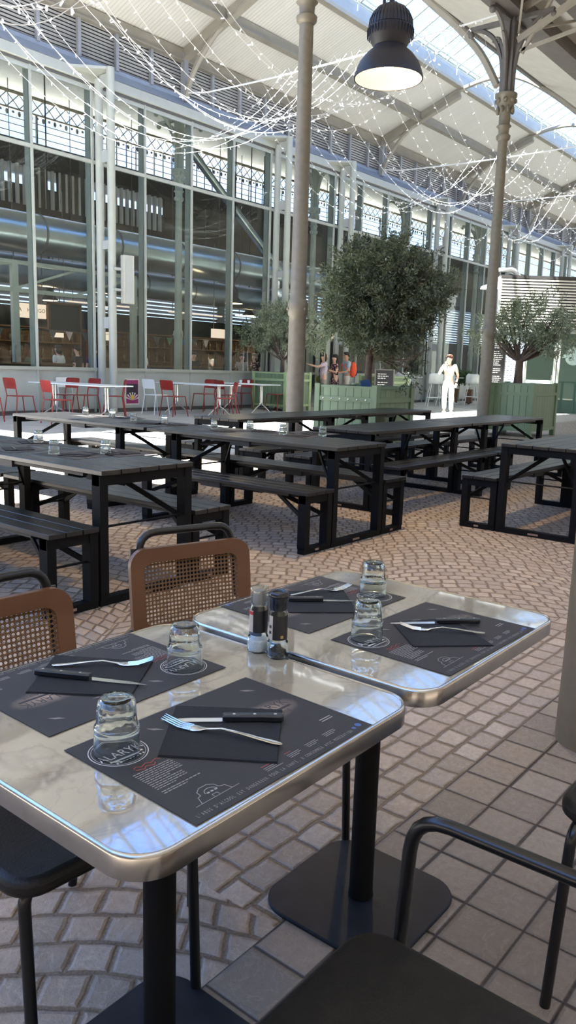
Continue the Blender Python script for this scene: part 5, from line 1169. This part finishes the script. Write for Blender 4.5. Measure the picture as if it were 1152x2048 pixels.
# man in white, phone to his ear, walking towards the camera
p = Zp(893, 829); face = math.atan2(-(0-p.x), (0-p.y))
man, J = person('person in white trousers and a beige shirt walking in the sun, phone at the ear', p.x, p.y, face, 1.84, dict(jaw=(.02, .045, 1.545), head=(.02, .045, 1.625), crown=(.02, .02, 1.71), elR=(.30, .04, 1.16), wrR=(.13, .15, 1.44), elL=(-.26, -.08, 1.14), wrL=(-.22, .06, .93), knL=(-.11, .10, .49), anL=(-.12, .10, .09), toL=(-.13, .25, .035), knR=(.09, .02, .49), anR=(.08, -.16, .12), toR=(.08, -.02, .04)), 'skin', ('hair_brown', 'short'), 'cloth_beige', 'cloth_white', .55, .95)
m = MB(); m.X = T((.105*1.05, .10*1.05, 1.60*1.05), .3, RAD(10)); m.box(-.006, .006, -.035, .035, -.075, .075); tag(m.build('mobile_phone', 'label_black', None), 'dark phone held to the ear by the person in white trousers', 'phone'); o = bpy.data.objects['mobile_phone']; o.location = (p.x, p.y, 0); o.rotation_euler = (0, 0, face)
m = MB(); w_ = J['wrL']; m.lathe([(.040, -.015), (.040, .015)], 0, 0, 12); o = m.build('watch', 'label_black', man); o.location = w_+Vector((0, 0, .02))
# woman reaching for the door
person('person in a pale pink shirt with an olive bag, reaching for the door', 21.85, 16.15, RAD(55), 1.80, dict(elL=(-.20, .28, 1.30), wrL=(-.16, .50, 1.36), jaw=(0, .04, 1.55), elR=(.22, -.06, 1.14), wrR=(.21, .04, .90), knL=(-.09, .08, .49), toL=(-.1, .2, .035), anL=(-.09, .05, .09)), 'skin', ('hair_brown', 'bob'), 'cloth_pink', 'cloth_taupe', .55, .93)
t = thing('shoulder_bag', 'olive shoulder bag worn by the person in the pink shirt', 'bag', (21.85, 16.15, 0), RAD(55)); m = MB(); m.ell((.19, .05, .93), (.06, .16, .13), 14, 10); m.build('pouch', 'cloth_olive', t); m = MB(); m.tube(bez([(.17, .10, 1.02), (.05, .15, 1.25), (-.15, .06, 1.47), (-.05, -.15, 1.3), (.17, -.08, 1.02)], 5), .012, 6); m.build('strap', 'cloth_navy', t)
person('person in a dark floral dress waiting behind the pink shirt', 22.42, 16.10, RAD(60), 1.78, dict(elL=(-.24, .05, 1.15), wrL=(-.10, .24, 1.22), elR=(.24, .05, 1.15), wrR=(.12, .22, 1.12)), 'skin', ('hair_dark', 'long'), 'floral', 'floral', .5, .9, 'floral', 'hair_dark')
person('person in a grey-blue shirt and beige shorts with an orange backpack', 22.85, 15.92, RAD(60), 1.88, dict(elL=(-.25, .08, 1.14), wrL=(-.16, .28, 1.10), elR=(.25, .06, 1.14), wrR=(.18, .28, 1.08)), 'skin_tan', ('hair_dark', 'short'), 'cloth_blue', 'cloth_beige', .6, -.1)
t = thing('backpack', 'bright orange backpack on the shoulders of the person in the blue shirt', 'backpack', (22.85, 15.92, 0), RAD(60)); m = MB(); m.ell((0, -.25, 1.28), (.17, .12, .27), 16, 12); m.build('bag', 'cloth_orange', t); m = MB(); m.ell((0, -.35, 1.18), (.11, .04, .12), 12, 8); m.build('pocket', 'cloth_navy', t); m = MB()
for s in (-1, 1): m.tube(bez([(s*.10, -.16, 1.5), (s*.13, -.02, 1.54), (s*.13, .13, 1.38), (s*.15, -.1, 1.15)], 5), .018, 6)
m.build('straps', 'cloth_orange', t)
person('person in denim shorts walking through the door, behind the column', 21.25, 17.4, RAD(30), 1.78, None, 'skin', ('hair_brown', 'short'), 'cloth_white', 'cloth_denim', .55, -.15, None, 'cloth_white', None, .02)
# guests inside the hall
IN = [(13.25, 18.9, .3, 1.72, 'person in a white top and dark bob inside the glass, below the chalkboard', 'cloth_white', 'hair_dark', 'bob'), (13.95, 19.0, .4, 1.72, 'person in dark clothes beside the white top, inside the glass', 'cloth_dark', 'hair_dark', 'short'),
      (12.45, 18.9, -.6, 1.62, 'person in a green top with light brown hair, inside the glass at left', 'cloth_green', 'hair_brown', 'bob'), (16.75, 19.4, 1.2, 1.74, 'person in a bright white shirt inside the glass, left of the interior column', 'cloth_white', 'hair_brown', 'short'),
      (15.6, 20.4, 2.8, 1.72, 'person in a blue shirt inside the glass, right of the loudspeaker pole', 'cloth_navy', 'hair_dark', 'short'), (20.2, 18.4, 2.2, 1.70, 'person with long dark hair inside the glass above the pale planter', 'cloth_taupe', 'hair_dark', 'long'), (20.95, 18.5, 1.7, 1.72, 'person in a patterned top with grey hair inside the glass, right above the pale planter', 'floral', 'hair_gray', 'bob'), (19.1, 19.6, 2.4, 1.70, 'person in dark clothes inside the glass, left of the small olive tree trunk', 'cloth_dark', 'hair_dark', 'short')]
for x, y, a, h, lab, tp, hr, st in IN: person(lab, x, y, a, h, None, 'skin', (hr, st), tp, 'cloth_dark', .55, .93, None, 'cloth_dark', None, .02)
